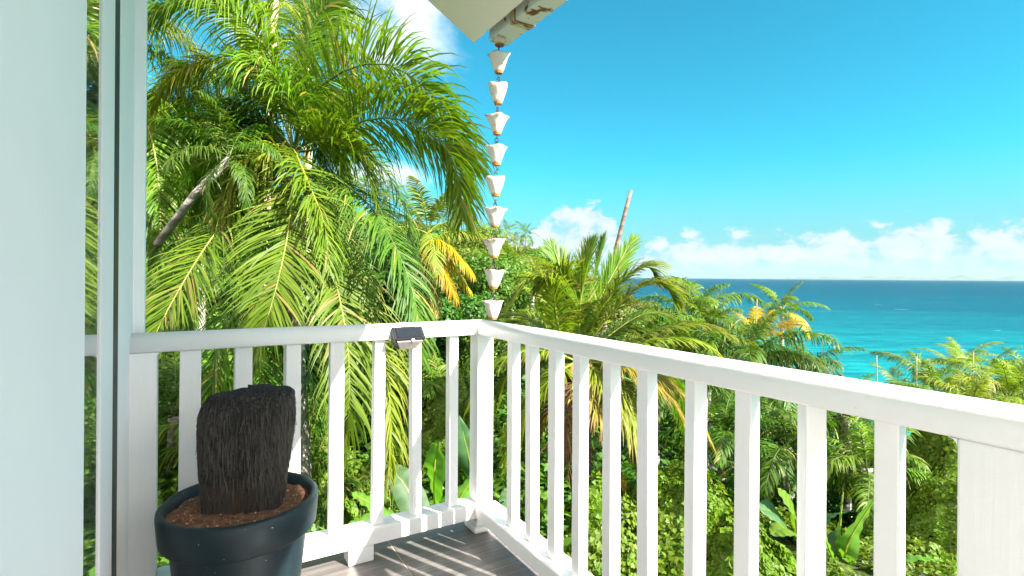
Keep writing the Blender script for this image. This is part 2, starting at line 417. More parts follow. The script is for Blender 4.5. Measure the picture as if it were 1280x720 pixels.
# far mountains across the water
m, t, p = mat('far_mountain'); t.l.new(t.ramp(t.noise(gcoord(t), .0006, 5, .6), [(.4, (.05, .09, .05)), (.6, (.10, .12, .07))]), p.inputs['Base Color']); p.inputs['Roughness'].default_value = 1
rng = random.Random(5)
Vm = []; Qm = []; nrow = 9; ncol = 120
for j in range(nrow):
    for i in range(ncol):
        px = 905 + i*(1430-905)/(ncol-1); Y = 38000 + j*900
        u = (px - 905)/525
        prof = 1-abs(2*j/(nrow-1)-1)
        hh = 1.7*(90 + 560*max(0, min(1, (u-.1)*1.1)))*(.45+.6*mnoise.noise(Vector((px*.017, 2.1, .3)))**2*2 + .35*mnoise.noise(Vector((px*.05, j*.3, 4))))
        hh = max(hh, 20)*min(1, u*12)*prof**.8 + 90*mnoise.noise(Vector((px*.15, j*.9, 1)))*prof
        Vm.append(((px-640)/F*Y, Y, SEA-5+max(0, hh)))
for j in range(nrow-1):
    for i in range(ncol-1):
        a = j*ncol+i; Qm.append((a, a+1, a+ncol+1, a+ncol))
tag(link('mountains', quad_mesh('mountains', Vm, Qm, smooth=True), m), kind='structure')

# ------------------------------------------------------------------ the house and balcony
def deck_empty(name, label, cat, x=0, y=0, z=0, group=None):
    l = CORNER + Matrix.Rotation(DECK_ROT, 3, 'Z') @ Vector((x, y, z))
    return empty(name, l, DECK_ROT, label, cat, group)

# floor slab (structure) with separate tiles
fl = bmesh.new(); box(fl, -1.32, .10, -4.2, .16, -.22, -.0025, .001)
slab = bmobj('floor', fl, M['grout']); slab.location = CORNER; slab.rotation_euler = (0, 0, DECK_ROT); tag(slab, kind='structure')
tx = [-1.315, -1.003, -.402, .095]; ty = [.155, -.55, -1.15, -1.75, -2.35, -2.95, -3.55, -4.15]
for i in range(3):
    for j in range(7):
        b = bmesh.new(); g = .0026
        box(b, tx[i]+g, tx[i+1]-g, ty[j+1]+g, ty[j]-g, -.0024, 0, .0008, 1)
        bmobj('floor_tile', b, M['tile'], slab)

RT = .945; RB = .882           # handrail top and bottom
prof = [(-.040, RB), (-.043, RB+.006), (-.043, RB+.030), (-.040, RB+.042), (-.032, RB+.052), (-.020, RB+.060), (0, RT), (.020, RB+.060), (.032, RB+.052), (.040, RB+.042), (.043, RB+.030), (.043, RB+.006), (.040, RB)]
bev = .0025
def left_railing():
    r = deck_empty('balcony_railing', 'white wooden balustrade behind the plant pot, left of the corner post', 'railing')
    b = bmesh.new()
    xs = [-1.31, -.9, -.5, None]
    extrude_profile(b, prof, lambda i, u, v: ((xs[i] if xs[i] is not None else u-.0006), u, v + .0015*math.sin(i*2)), 4)
    bmobj('handrail', b, M['paint_x'], r, True)
    b = bmesh.new(); box(b, -1.2265, -.041, -.046, .046, .066, .132, .005); bmobj('bottom_rail', b, M['paint_x'], r)
    for x0, x1 in ((-.60, -.50),):
        b = bmesh.new(); box(b, x0, x1, -.040, .040, .0005, .064, .004); bmobj('foot_block', b, M['paint_z'], r)
    rng = random.Random(3)
    for t_ in (.1465, .313, .478, .643, .805, .972, 1.135):
        w2 = {.1465: .042, .313: .041, .478: .0435, .643: .053, .805: .053, .972: .056, 1.135: .063}[t_]/2; b = bmesh.new()
        box(b, -w2, w2, -w2, w2, 0, RB-.1335, bev)
        o = bmobj('baluster', b, M['paint_z'], r); o.location = (-t_, rng.uniform(-.003, .003), .1328)
        o.rotation_euler = (rng.uniform(-.006, .006), rng.uniform(-.006, .006), rng.uniform(-.12, .12))
    # post against the house with small brackets curving into the rail
    b = bmesh.new(); box(b, -1.335, -1.227, -.0425, .0425, .0005, RB-.0005, bev); bmobj('end_post', b, M['paint_z'], r)
    b = bmesh.new(); a = [(0, 0)] + [(.014 - .014*math.sin(k/6*math.pi/2), -(.014 - .014*math.cos(k/6*math.pi/2))) for k in range(7)]
    vs = [[b.verts.new((-1.2268 + u, y, RB + v - .0008)) for u, v in a] for y in (-.0415, .0415)]
    for i in range(8): b.faces.new((vs[0][i], vs[1][i], vs[1][(i+1) % 8], vs[0][(i+1) % 8]))
    b.faces.new(vs[0]); b.faces.new(vs[1][::-1]); bmobj('bracket', b, M['paint_z'], r)
    return r
def right_railing():
    r = deck_empty('balcony_railing', 'white wooden balustrade running towards the viewer on the sea side', 'railing')
    b = bmesh.new()
    ys = [None, -.5, -1.2, -2.2, -3.2, -4.1]
    extrude_profile(b, prof, lambda i, u, v: (u, (ys[i] if ys[i] is not None else u-.0006), v + .0012*math.sin(i*2.3)), 6)
    bmobj('handrail', b, M['paint_y'], r, True)
    b = bmesh.new(); box(b, -.052, .052, -4.1, -.041, .072, .128, .004); bmobj('bottom_rail', b, M['paint_y'], r)
    b = bmesh.new(); box(b, -.04, .04, -.04, .04, .0, RB-.0005, .004); o = bmobj('corner_post', b, M['paint_z'], r)
    b = bmesh.new(); box(b, -.058, .058, -.058, .058, .0005, .030, .010, 2)
    o = bmobj('post_foot', b, M['paint_z'], r)
    rng = random.Random(8)
    ts = [.292, .437, .578, .727, .879, 1.035, 1.196, 1.354, 1.512, 1.640]
    ts = [.155]+[.292, .429, .578, .726, .886, 1.040, 1.204, 1.354, 1.507, 1.650]
    ts = ts[1:]
    yaws = [.05, .0, .12, .0, -.06, .04, -.22, .10, -.62, .12]
    for k, t_ in enumerate(ts):
        w2 = .0198 + .0004*(k % 3); b = bmesh.new(); box(b, -w2, w2, -w2, w2, 0, RB-.1295, bev)
        o = bmobj('baluster', b, M['paint_z'], r); o.location = (rng.uniform(-.004, .004), -t_, .1288)
        o.rotation_euler = (rng.uniform(-.006, .006), rng.uniform(-.008, .008), yaws[k])
    for yy in (-1.765, -3.6):
        b = bmesh.new(); box(b, -.0425, .0425, yy-.24, yy, .0005, RB-.0005, .004); bmobj('post', b, M['paint_z'], r)
        b = bmesh.new()        # curved bracket under the rail
        n = 6; rr = .012
        a = [(0, 0)] + [(rr - rr*math.sin(k/n*math.pi/2), -(rr - rr*math.cos(k/n*math.pi/2))) for k in range(n+1)]
        vs = []
        for x in (-.042, .042):
            vs.append([b.verts.new((x, yy + u, RB + v - .001)) for u, v in a])
        k2 = len(a)
        for i in range(k2): b.faces.new((vs[0][i], vs[0][(i+1) % k2], vs[1][(i+1) % k2], vs[1][i]))
        b.faces.new(vs[0][::-1]); b.faces.new(vs[1]); bmobj('bracket', b, M['paint_z'], r)
    return r
lr = left_railing(); rr_ = right_railing()

# house: wall, glass panel, frames (outer wall plane at local x = -1.30)
def s_at(px, W):            # distance along the wall of a photo column; used once to lay out the frame widths
    k = (px-640)/F; dt = W-1.105
    # -.861dt+.509ds = k(-.509dt-.861ds)
    return 2.135 + (.861*dt - k*.509*dt)/(.509 + k*.861)
house = deck_empty('house', 'white house wall with a glass door panel and slim frame at the left edge', 'house')
S = {k: s_at(k, 1.30) for k in (127, 142, 147, 168)}
yA = -s_at(107, 1.285)      # end of plain wall
b = bmesh.new(); box(b, -1.50, -1.285, -4.2, yA, -.2, 3.35, .006); bmobj('wall', b, M['wall'], house)
b = bmesh.new(); box(b, -1.312, -1.304, yA+.002, -S[127]+.02, .10, 3.35, 0)
mg, t, p = mat('door_glass'); p.inputs['Base Color'].default_value = (.85, .95, .93, 1); p.inputs['Roughness'].default_value = .01
p.inputs['Transmission Weight'].default_value = 1; p.inputs['IOR'].default_value = 1.52; p.inputs['Coat Weight'].default_value = 1.0
bmobj('glass_pane', b, mg, house)
b = bmesh.new(); box(b, -1.300, -1.290, yA+.001, yA+.012, .0, 3.35, .001, 1); bmobj('glass_edge_trim', b, M['blue_trim'], house)
print('S', S, 'yA', yA)
b = bmesh.new(); box(b, -1.36, -1.300, -S[127], -S[142], .0, 3.35, .003); bmobj('door_stile', b, M['door_paint'], house)
b = bmesh.new(); box(b, -1.36, -1.2995, -S[142]+.0005, -S[147]+.012, .0, 3.35, .001, 1); bmobj('gasket', b, M['gasket'], house)
b = bmesh.new(); box(b, -1.38, -1.300, -S[147]+.013, -S[168], .0, 3.35, .003); bmobj('door_jamb', b, M['door_paint'], house)
b = bmesh.new(); box(b, -1.50, -1.268, -S[168]+.001, .046, -.2, 3.35, .004); bmobj('corner_trim', b, M['blue_trim'], house)
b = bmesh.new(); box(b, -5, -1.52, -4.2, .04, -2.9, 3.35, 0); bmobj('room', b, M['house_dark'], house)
b = bmesh.new(); box(b, -1.315, .08, -4.1, .12, -3.0, -.225, 0); bmobj('balcony_base', b, M['wall'], house)
# roof slab rising towards the house
ez, sl_ = 2.44, .60
b = bmesh.new()
x0, x1, y0, y1 = .20, -2.6, -4.4, .51
v = [b.verts.new(c) for c in ((x0, y0, ez), (x0, y1, ez), (x1, y1, ez+sl_*(x0-x1)), (x1, y0, ez+sl_*(x0-x1)),
                              (x0, y0, ez+.07), (x0, y1, ez+.07), (x1, y1, ez+.07+sl_*(x0-x1)), (x1, y0, ez+.07+sl_*(x0-x1)))]
for q in ((0, 1, 2, 3), (7, 6, 5, 4), (0, 4, 5, 1), (1, 5, 6, 2), (2, 6, 7, 3), (3, 7, 4, 0)): b.faces.new([v[i] for i in q])
bmesh.ops.bevel(b, geom=list(b.edges), offset=.004, segments=1, affect='EDGES')
roof = bmobj('roof', b, M['soffit'], house)
b = bmesh.new()
v = [b.verts.new(c) for c in ((x0+.05, y0, ez+.075), (x0+.05, y1+.02, ez+.075), (x1, y1+.02, ez+.075+sl_*(x0+.05-x1)), (x1, y0, ez+.075+sl_*(x0+.05-x1)),
                              (x0+.05, y0, ez+.10), (x0+.05, y1+.02, ez+.10), (x1, y1+.02, ez+.10+sl_*(x0+.05-x1)), (x1, y0, ez+.10+sl_*(x0+.05-x1)))]
for q in ((0, 1, 2, 3), (7, 6, 5, 4), (0, 4, 5, 1), (1, 5, 6, 2), (2, 6, 7, 3), (3, 7, 4, 0)): b.faces.new([v[i] for i in q])
bmobj('roof_covering', b, M['roof'], roof)

# gutter
gut = deck_empty('rain_gutter', 'rust stained white metal gutter under the roof edge', 'gutter')
gz = 2.415; gy1 = .385; gx0, gx1 = .235, .345
def channel(y0, y1, x0, x1, z0, h, th_=.003):
    b = bmesh.new()
    box(b, x0, x1, y0, y1, z0, z0+th_, .001, 1); box(b, x0, x0+th_, y0, y1, z0+th_, z0+h, .001, 1); box(b, x1-th_, x1, y0, y1, z0+th_, z0+h, .001, 1)
    return b
bmobj('gutter_channel', channel(-4.3, gy1, gx0, gx1, gz, .09), M['gutter'], gut)
b = bmesh.new(); box(b, gx0, gx1, gy1+.0005, gy1+.004, gz, gz+.09, .001, 1); bmobj('end_cap', b, M['rust'], gut)
b = channel(.12, .165, gx0-.004, gx1+.004, gz-.004, .096, .0035); bmobj('gutter_joint', b, M['gutter_joint'], gut)
b = channel(.112, .1195, gx0-.006, gx1+.006, gz-.006, .098, .0035); bmobj('rust_seam', b, M['rust'], gut)
b = bmesh.new(); tube_bm(b, [(.265, .330, gz+.0), (.265, .330, gz-.022), (.265, .330, gz-.034)], [.034, .030, .025], 14); bmobj('outlet', b, M['gutter_joint'], gut, True)
b = bmesh.new(); tube_bm(b, [(.265, .330, gz-.0345), (.265, .330, gz-.040)], [.027, .024], 14); bmobj('outlet_rim', b, M['rust'], gut, True)

# rain chain
chx, chy = .265, .330
CW = CORNER + Matrix.Rotation(DECK_ROT, 3, 'Z') @ Vector((chx, chy, 0))
chain = empty('rain_chain', (CW.x, CW.y, gz-.04), DECK_ROT, 'rain chain of nine cream tulip cups hanging from the gutter outlet', 'rain chain')
def cup_mesh(seed):
    rng = random.Random(seed); n = 32; hs = 9; H = .102
    prof_r = [.020, .0245, .029, .0335, .038, .042, .0455, .049, .052]
    V = []; Q = []
    ph = rng.uniform(0, 6.28); flare = rng.uniform(.006, .018)
    for inner in (0, 1):
        for k in range(hs):
            f = k/(hs-1)
            for j in range(n):
                a = 2*math.pi*j/n; pet = math.cos(4*(a+ph)/1.0*.75 if False else 4*a+ph)
                r = prof_r[k] + flare*max(0, pet)**2*f**5 + .0022*math.sin(3*a*2+f*6)*f*(1-f)*2 - inner*.0016
                z = H*f + .004*pet*f**4 - inner*.0004 - .006*max(0, pet)**3*f**8
                # an embossed leaf
                r += .0025*math.exp(-((math.sin((a+ph)/1.0*2 + (f-.5)*2.2))**2)/.03)*math.sin(math.pi*f)*(1-inner)
                V.append((r*math.cos(a), r*math.sin(a), z))
    for inner in (0, 1):
        o = inner*hs*n
        for k in range(hs-1):
            for j in range(n):
                q = (o+k*n+j, o+k*n+(j+1) % n, o+(k+1)*n+(j+1) % n, o+(k+1)*n+j)
                Q.append(q if not inner else q[::-1])
    for j in range(n): Q.append(((hs-1)*n+j, (hs-1)*n+(j+1) % n, hs*n+(hs-1)*n+(j+1) % n, hs*n+(hs-1)*n+j))
    return quad_mesh('cup', V, Q, smooth=True)
def ringm(rad, wire, elong=1.0, k=16):
    b = bmesh.new(); pts = [(rad*math.cos(a), 0, rad*elong*math.sin(a)) for a in np.linspace(0, 2*math.pi, k+1)]
    tube_bm(b, pts, wire, 6, False); me = bpy.data.meshes.new('ring'); b.to_mesh(me); b.free()
    me.materials.append(M['wire']); return me
ring_me = ringm(.0120, .0021); ring_long = ringm(.0095, .0021, 1.5)
def vwire():
    b = bmesh.new()
    tube_bm(b, [(-.046, 0, 0), (-.02, 0, .022), (0, 0, .044), (.02, 0, .022), (.046, 0, 0)], .0014, 6)
    me = bpy.data.meshes.new('handle'); b.to_mesh(me); b.free(); me.materials.append(M['wire']); return me
def uwire():
    b = bmesh.new()
    tube_bm(b, [(-.018, 0, .0), (-.015, 0, -.012), (-.006, 0, -.023), (.006, 0, -.023), (.015, 0, -.012), (.018, 0, 0)], .0014, 6)
    me = bpy.data.meshes.new('bottom_loop'); b.to_mesh(me); b.free(); me.materials.append(M['wire']); return me
vm, um = vwire(), uwire()
cups = [cup_mesh(k) for k in range(4)]
for c_ in cups: c_.materials.append(M['cup'])
ztop = P(622, 80, CW.y).z; dzc = 38.4/F*CW.y
def child(name, me, par, loc, rot=(0, 0, 0), sc=1):
    o = bpy.data.objects.new(name, me); col.objects.link(o); o.parent = par; o.location = loc; o.rotation_euler = rot
    o.scale = (sc,)*3 if not hasattr(sc, '__len__') else sc
    return o
rng = random.Random(2)
for k in range(9):
    zc = ztop - k*dzc - (gz-.04); lean = -.006 - .003*k + rng.uniform(-.0015, .0015)
    cupo = child('cup', cups[k % 4], chain, (lean, 0, zc-.052), (rng.uniform(-.04, .04), rng.uniform(-.04, .04), rng.uniform(0, 6)))
    rz = rng.uniform(-.8, .8)
    child('bottom_loop', um, chain, (lean, 0, zc-.051), (0, 0, rz))
    if k < 8: child('ring', ring_me, chain, (lean-.0015, 0, zc-.082), (0, 0, rz+1.2))
    if k < 8: child('ring', ring_long, chain, (lean-.002, 0, zc-.098), (0, 0, rz))
    if k > 0: child('handle', vm, chain, (lean, 0, zc+.040), (0, 0, rng.uniform(-.6, .6)), (1, 1, .75))
b = bmesh.new(); tube_bm(b, [(-.004, 0, .01), (-.005, 0, -.02), (-.006, 0, ztop-gz+.04-.02)], .004, 6)
bmobj('hook', b, M['wire'], chain)

# solar lamp clipped to the handrail
lamp = deck_empty('solar_lamp', 'small black solar wall lamp fixed to the white handrail', 'lamp', -.372, -.0445, .925)
M['blackp'] = simple('black_plastic', (.02, .02, .022), .35, bs=.05)
M['lens'] = simple('lens_plastic', (.34, .30, .27), .15, c2=(.28, .25, .23), nscale=60, bs=0)
M['solar'] = simple('solar_cells', (.005, .008, .014), .3, c2=(.010, .016, .026), nscale=60, bs=0)
M['white_dot'] = simple('sensor_white', (.8, .8, .8), .3, bs=0)
b = bmesh.new()
W2 = .068
# front profile (y outward negative)
pts = [(-W2, 0, .008), (W2, 0, .008), (W2, 0, -.065), (.040, 0, -.094), (-.040, 0, -.094), (-W2, 0, -.065),
       (-W2+.006, -.012, .006), (W2-.006, -.012, .006), (W2, -.052, -.040), (W2-.004, -.048, -.050), (.036, -.012, -.090), (-.036, -.012, -.090), (-W2+.004, -.048, -.050), (-W2, -.052, -.040)]
vs = [b.verts.new(c) for c in pts]; bmesh.ops.convex_hull(b, input=vs); bmesh.ops.bevel(b, geom=list(b.edges), offset=.0015, segments=2, affect='EDGES')
bmobj('housing', b, M['blackp'], lamp)
b = bmesh.new(); box(b, -.056, .056, -.002, .0, -.026, .026, .0005, 1)
sp = bmobj('solar_panel', b, M['solar'], lamp); sp.location = (0, -.0335, -.0165); sp.rotation_euler = (R(-41), 0, 0)
b = bmesh.new(); 
q = [(-.056, -.0475, -.0515), (.056, -.0475, -.0515), (.034, -.016, -.0885), (-.034, -.016, -.0885)]
f_ = b.faces.new([b.verts.new(c) for c in q]); ext = bmesh.ops.extrude_face_region(b, geom=[f_])
for e in ext['geom']:
    if isinstance(e, bmesh.types.BMVert): e.co += Vector((0, -.004, -.004))
bmesh.ops.recalc_face_normals(b, faces=b.faces); bmobj('lens', b, M['lens'], lamp)
b = bmesh.new(); bmesh.ops.create_uvsphere(b, u_segments=14, v_segments=8, radius=.0085); o = bmobj('motion_sensor', b, M['white_dot'], lamp, True); o.location = (.012, -.0505, -.050)
for xx in (-.045, -.035, .035, .045):
    b = bmesh.new(); bmesh.ops.create_uvsphere(b, u_segments=8, v_segments=6, radius=.0035); o = bmobj('screw', b, M['gutter_joint'], lamp); o.location = (xx, -.011, .007)

lamp.scale = (.96, .9, .9)
# flower pot with soil and the black fibrous block
PX, PY = -.995, -.36
pot = deck_empty('flower_pot', 'dark teal round plastic pot on the balcony floor by the railing', 'plant pot', PX, PY, 0)
def lathe(prof, n=64):
    V = []; Q = []
    for r, z in prof:
        for j in range(n): V.append((r*math.cos(2*math.pi*j/n), r*math.sin(2*math.pi*j/n), z))
    for k in range(len(prof)-1):
        for j in range(n): Q.append((k*n+j, k*n+(j+1) % n, (k+1)*n+(j+1) % n, (k+1)*n+j))
    return V, Q
RZ = .475
V, Q = lathe([(.02, .001), (.135, .001), (.145, .01), (.186, RZ-.10), (.188, RZ-.088)]); link('body', quad_mesh('body', V, Q, smooth=True), M['pot'], pot)
V, Q = lathe([(.186, RZ-.094), (.206, RZ-.096), (.211, RZ-.090), (.217, RZ-.02), (.2155, RZ-.006), (.210, RZ), (.201, RZ), (.196, RZ-.006), (.189, RZ-.05), (.186, RZ-.09)])
link('rim', quad_mesh('rim', V, Q, smooth=True), M['pot'], pot)
# soil
V = []; Q = []; nr = 22; na = 60
for i in range(nr):
    for j in range(na):
        r = .192*i/(nr-1)+.0005; a = 2*math.pi*j/na; x, y = r*math.cos(a), r*math.sin(a)
        z = RZ-.032 + .010*mnoise.noise(Vector((x*18, y*18, 1))) + .006*mnoise.noise(Vector((x*60, y*60, 3))) + .010*(1-i/nr)
        V.append((x, y, z))
for i in range(nr-1):
    for j in range(na): Q.append((i*na+j, i*na+(j+1) % na, (i+1)*na+(j+1) % na, (i+1)*na+j))
soil = link('soil', quad_mesh('soil', V, Q, smooth=True), M['soil'], pot)
rng = random.Random(12); b = bmesh.new()
for k in range(420):
    a = rng.uniform(0, 6.28); r = .175*math.sqrt(rng.random()); s_ = .0009+.0035*rng.random()**3
    r0 = bmesh.ops.create_icosphere(b, subdivisions=1, radius=s_, matrix=Matrix.Translation((r*math.cos(a), r*math.sin(a), RZ-.023 + s_*.3)) @ Matrix.Diagonal((1, rng.uniform(.6, 1.5), .7, 1)))
o = bmobj('soil_crumbs', b, simple('soil_crumb', (.34, .20, .12), .9, c2=(.50, .38, .26), nscale=25), soil); o['kind'] = 'stuff'
# block of roots: rounded slab outline, wider at the top right
blk = deck_empty('root_block', 'black shaggy fibrous stump standing upright in the teal pot', 'stump', PX, PY, RZ-.045)
rng = random.Random(6)
def block_pt(u, th_):            # u 0..1 height, th_ angle
    wl = -.108 - .012*math.sin(u*2.4); wr = .090 + .046*min(1, u/.8)
    Hh = .357
    if u > .80:
        k = (u-.80)/.20; wl += .036*k**2.2+.020*k**9; 
    if u > .9: wr -= .030*((u-.9)/.1)**2
    c = (wl+wr)/2; a = (wr-wl)/2; bb = .068 - .030*(max(0, u-.8)/.2)**1.6
    ct, st = math.cos(th_), math.sin(th_)
    e = .62
    x = c + a*math.copysign(abs(ct)**e, ct); y = bb*math.copysign(abs(st)**e, st)
    z = Hh*u - .010*max(0, (u-.93)/.07)**3 + .010*max(0, x)/.1*u
    return Vector((x, y, z))
V = []; Q = []; nu, na = 60, 120
for i in range(nu):
    u = i/(nu-1)
    for j in range(na):
        a = 2*math.pi*j/na; p_ = block_pt(u, a); nn = Vector((p_.x+.01, p_.y*2, 0)).normalized()
        d = .007*mnoise.noise(Vector((p_.x*14, p_.y*14, p_.z*6))) + .0035*mnoise.noise(Vector((p_.x*130, p_.y*130, p_.z*9))) + .002*rng.uniform(-1, 1)
        V.append(p_ + nn*d)
ci = len(V)
for ring_k in range(1, 7):
    sc = 1-ring_k/6
    for j in range(na):
        a = 2*math.pi*j/na; p_ = block_pt(1, a); cx = .01
        q_ = Vector((cx+(p_.x-cx)*sc, p_.y*sc, p_.z + .014*(1-sc*sc)+.003*mnoise.noise(Vector((p_.x*sc*30, p_.y*sc*30, 9))))); V.append(q_)
rows = nu+6
for i in range(rows-1):
    for j in range(na): Q.append((i*na+j, i*na+(j+1) % na, (i+1)*na+(j+1) % na, (i+1)*na+j))
core = link('fibre_core', quad_mesh('fibre_core', V, Q, smooth=True), M['fibre'], blk)
blk.rotation_euler = (R(2), R(-1), R(10)); blk.location += Vector((.012, .01, .01))
# matted hairs along the block
V = []; Q = []
def hair(p0, p1, p2, w_):
    d = (Vector(p2)-Vector(p0)).normalized(); sd = d.cross(Vector((rng.uniform(-1, 1), rng.uniform(-1, 1), rng.uniform(-.3, .3)))).normalized()*w_
    b0 = len(V)
    for q_ in (p0, p1, p2): V.append(Vector(q_)-sd); V.append(Vector(q_)+sd)
    Q.extend([(b0, b0+1, b0+3, b0+2), (b0+2, b0+3, b0+5, b0+4)])
for k in range(9000):
    a = rng.uniform(0, 6.283); u = rng.uniform(0, .93); p_ = block_pt(u, a); nn = Vector((p_.x, p_.y*2, 0)).normalized()
    ln = rng.uniform(.015, .06); lean = rng.uniform(-.006, .006); tg = Vector((-nn.y, nn.x, 0))
    hair(p_+nn*.001, p_+nn*rng.uniform(.003, .006)+tg*lean*.5-Vector((0, 0, ln*.5)), p_+nn*rng.uniform(.001, .007)+tg*lean-Vector((0, 0, ln)), rng.uniform(.0003, .0007))
o = link('fibres', quad_mesh('fibres', V, Q), M['hair_dark'], blk); o['kind'] = 'stuff'
V = []; Q = []
for k in range(260):
    a = rng.uniform(0, 6.283); u = rng.random()**1.7*.98; p_ = block_pt(u, a); nn = Vector((p_.x, p_.y*2, 0)).normalized()
    ln = rng.uniform(.010, .045); lean = rng.uniform(-.02, .02); tg = Vector((-nn.y, nn.x, 0))
    hair(p_+nn*.003, p_+nn*rng.uniform(.005, .009)+tg*lean*.5-Vector((0, 0, ln*.5)), p_+nn*rng.uniform(.003, .010)+tg*lean-Vector((0, 0, ln)), rng.uniform(.0003, .0006))
o = link('pale_fibres', quad_mesh('pale_fibres', V, Q), M['hair'], blk); o['kind'] = 'stuff'

# ------------------------------------------------------------------ palm fronds
def catmull(pts, n):
    pts = [np.array(p, dtype=float) for p in pts]; pts = [2*pts[0]-pts[1]] + pts + [2*pts[-1]-pts[-2]]
    out = []; segs = len(pts)-3
    for k in range(n):
        u = k/(n-1)*segs; i = min(int(u), segs-1); f = u-i
        a, b_, c_, d_ = pts[i:i+4]
        out.append(.5*((2*b_)+(-a+c_)*f+(2*a-5*b_+4*c_-d_)*f*f+(-a+3*b_-3*c_+d_)*f**3))
    return np.array(out)
def nrm(v): return v/np.maximum(np.linalg.norm(v, axis=-1, keepdims=True), 1e-9)
def frond_mesh(name, path, pairs, Lmax, wmax, rng, lift=.15, plum=.1, droop=.35, rr0=.016, a0=68, a1=28, seg=4, start=.10, side=None, lenprof='mid', missing=.03, twist=0.0):
    """rng: numpy Generator. path: Nx3."""
    N = len(path); tt = np.linspace(0, 1, N)
    d = np.gradient(path, axis=0); Tn = nrm(d)
    if side is None:
        B = nrm(np.cross(Tn, np.array([0, 0, 1.0])))
        ref = B[N//4].copy()
        for i in range(N):       # keep the side vector from flipping
            if (B[i]*ref).sum() < 0: B[i] = -B[i]
            B[i] = nrm(B[i]*.5+ref*.5); B[i] = nrm(B[i]-Tn[i]*(B[i]*Tn[i]).sum()); ref = B[i]
    else:
        B = np.tile(np.array(side, dtype=float), (N, 1)); B = nrm(B-Tn*(B*Tn).sum(-1, keepdims=True))
    Nn = np.cross(B, Tn)
    if (Nn[N//2][2]) < 0 and side is None: Nn = -Nn
    if twist:
        cs, sn = math.cos(twist), math.sin(twist); B, Nn = B*cs+Nn*sn, Nn*cs-B*sn
    u = np.linspace(start, .995, pairs); u = np.repeat(u, 2)+rng.normal(0, .25/pairs, pairs*2); u = np.clip(u, start*.9, 1)
    sd = np.tile([1., -1.], pairs)
    keep = rng.random(pairs*2) > missing; u = u[keep]; sd = sd[keep]; n = len(u)
    I = lambda A: np.stack([np.interp(u, tt, A[:, k]) for k in range(3)], -1)
    p, Tt, Bt, Nt = I(path), nrm(I(Tn)), nrm(I(B)), nrm(I(Nn))
    f = (u-start)/(1-start); f = np.clip(f, 0, 1)
    Ls = Lmax*np.minimum(1, .42+2.2*f)*np.clip(1-f, .0, 1)**.38*.98+Lmax*.10
    Ls *= rng.uniform(.78, 1.10, n)
    ang = np.radians(a0+(a1-a0)*f+rng.normal(0, 8, n))
    ph = lift+rng.normal(0, plum, n)
    dv = np.cos(ang)[:, None]*Tt+np.sin(ang)[:, None]*(sd[:, None]*Bt*np.cos(ph)[:, None]+Nt*np.sin(ph)[:, None]); dv = nrm(dv)
    W = nrm(np.cross(dv, Nt)+rng.normal(0, .22, (n, 3))); W = nrm(W-dv*(W*dv).sum(-1, keepdims=True))
    prof = np.interp(np.linspace(0, 1, seg+1), [0, .12, .4, .75, 1], [.45, .9, 1, .62, .06])
    ww = wmax*(.55+.45*np.minimum(1, .4+Ls/Lmax))*rng.uniform(.85, 1.15, n)
    cur = p.copy(); V = np.zeros((n, seg+1, 2, 3)); dr = droop*rng.uniform(.7, 1.35, n)
    for k in range(seg+1):
        hw = (ww*prof[k]*.5)[:, None]*W
        V[:, k, 0] = cur-hw; V[:, k, 1] = cur+hw
        cur = cur+dv*(Ls/seg)[:, None]
        dv = dv.copy(); dv[:, 2] -= dr*(k+1)/seg*1.5; dv = nrm(dv)
        W = nrm(W-dv*(W*dv).sum(-1, keepdims=True))
    V = V.reshape(-1, 3); base = (np.arange(n)*(seg+1)*2)[:, None]
    q = np.array([[2*k, 2*k+1, 2*k+3, 2*k+2] for k in range(seg)])
    Q = (base[:, :, None]+q[None]).reshape(-1, 4)
    rnd = np.repeat(rng.random(n), (seg+1)*2); al = np.tile(np.repeat(np.linspace(0, 1, seg+1), 2), n)
    # rachis
    st = max(1, N//12); pp = path[::st]; rad = rr0*(1-np.linspace(0, 1, len(pp))*.9)
    tv, tq = tube_arr([tuple(a) for a in pp], list(rad), 5)
    off = len(V); V = np.vstack([V, np.array([tuple(a) for a in tv])]); Q2 = np.array(tq)+off
    mi = np.concatenate([np.zeros(len(Q)), np.ones(len(Q2))]); Q = np.vstack([Q, Q2])
    rnd = np.concatenate([rnd, np.zeros(len(tv))]); al = np.concatenate([al, np.zeros(len(tv))])
    return quad_mesh(name, V, Q, {'rnd': rnd, 'along': al}, mi)
def arc_path(elev, length, bend, n=40, wob=0, rng=None):
    pts = [np.zeros(3)]; e = math.radians(elev)
    for k in range(n-1):
        f = k/(n-1); ang = e-math.radians(bend)*(f**1.25)
        pts.append(pts[-1]+np.array([math.cos(ang), wob*math.sin(f*2.5)*.3, math.sin(ang)])*length/(n-1))
    return np.array(pts)
LIB = {}
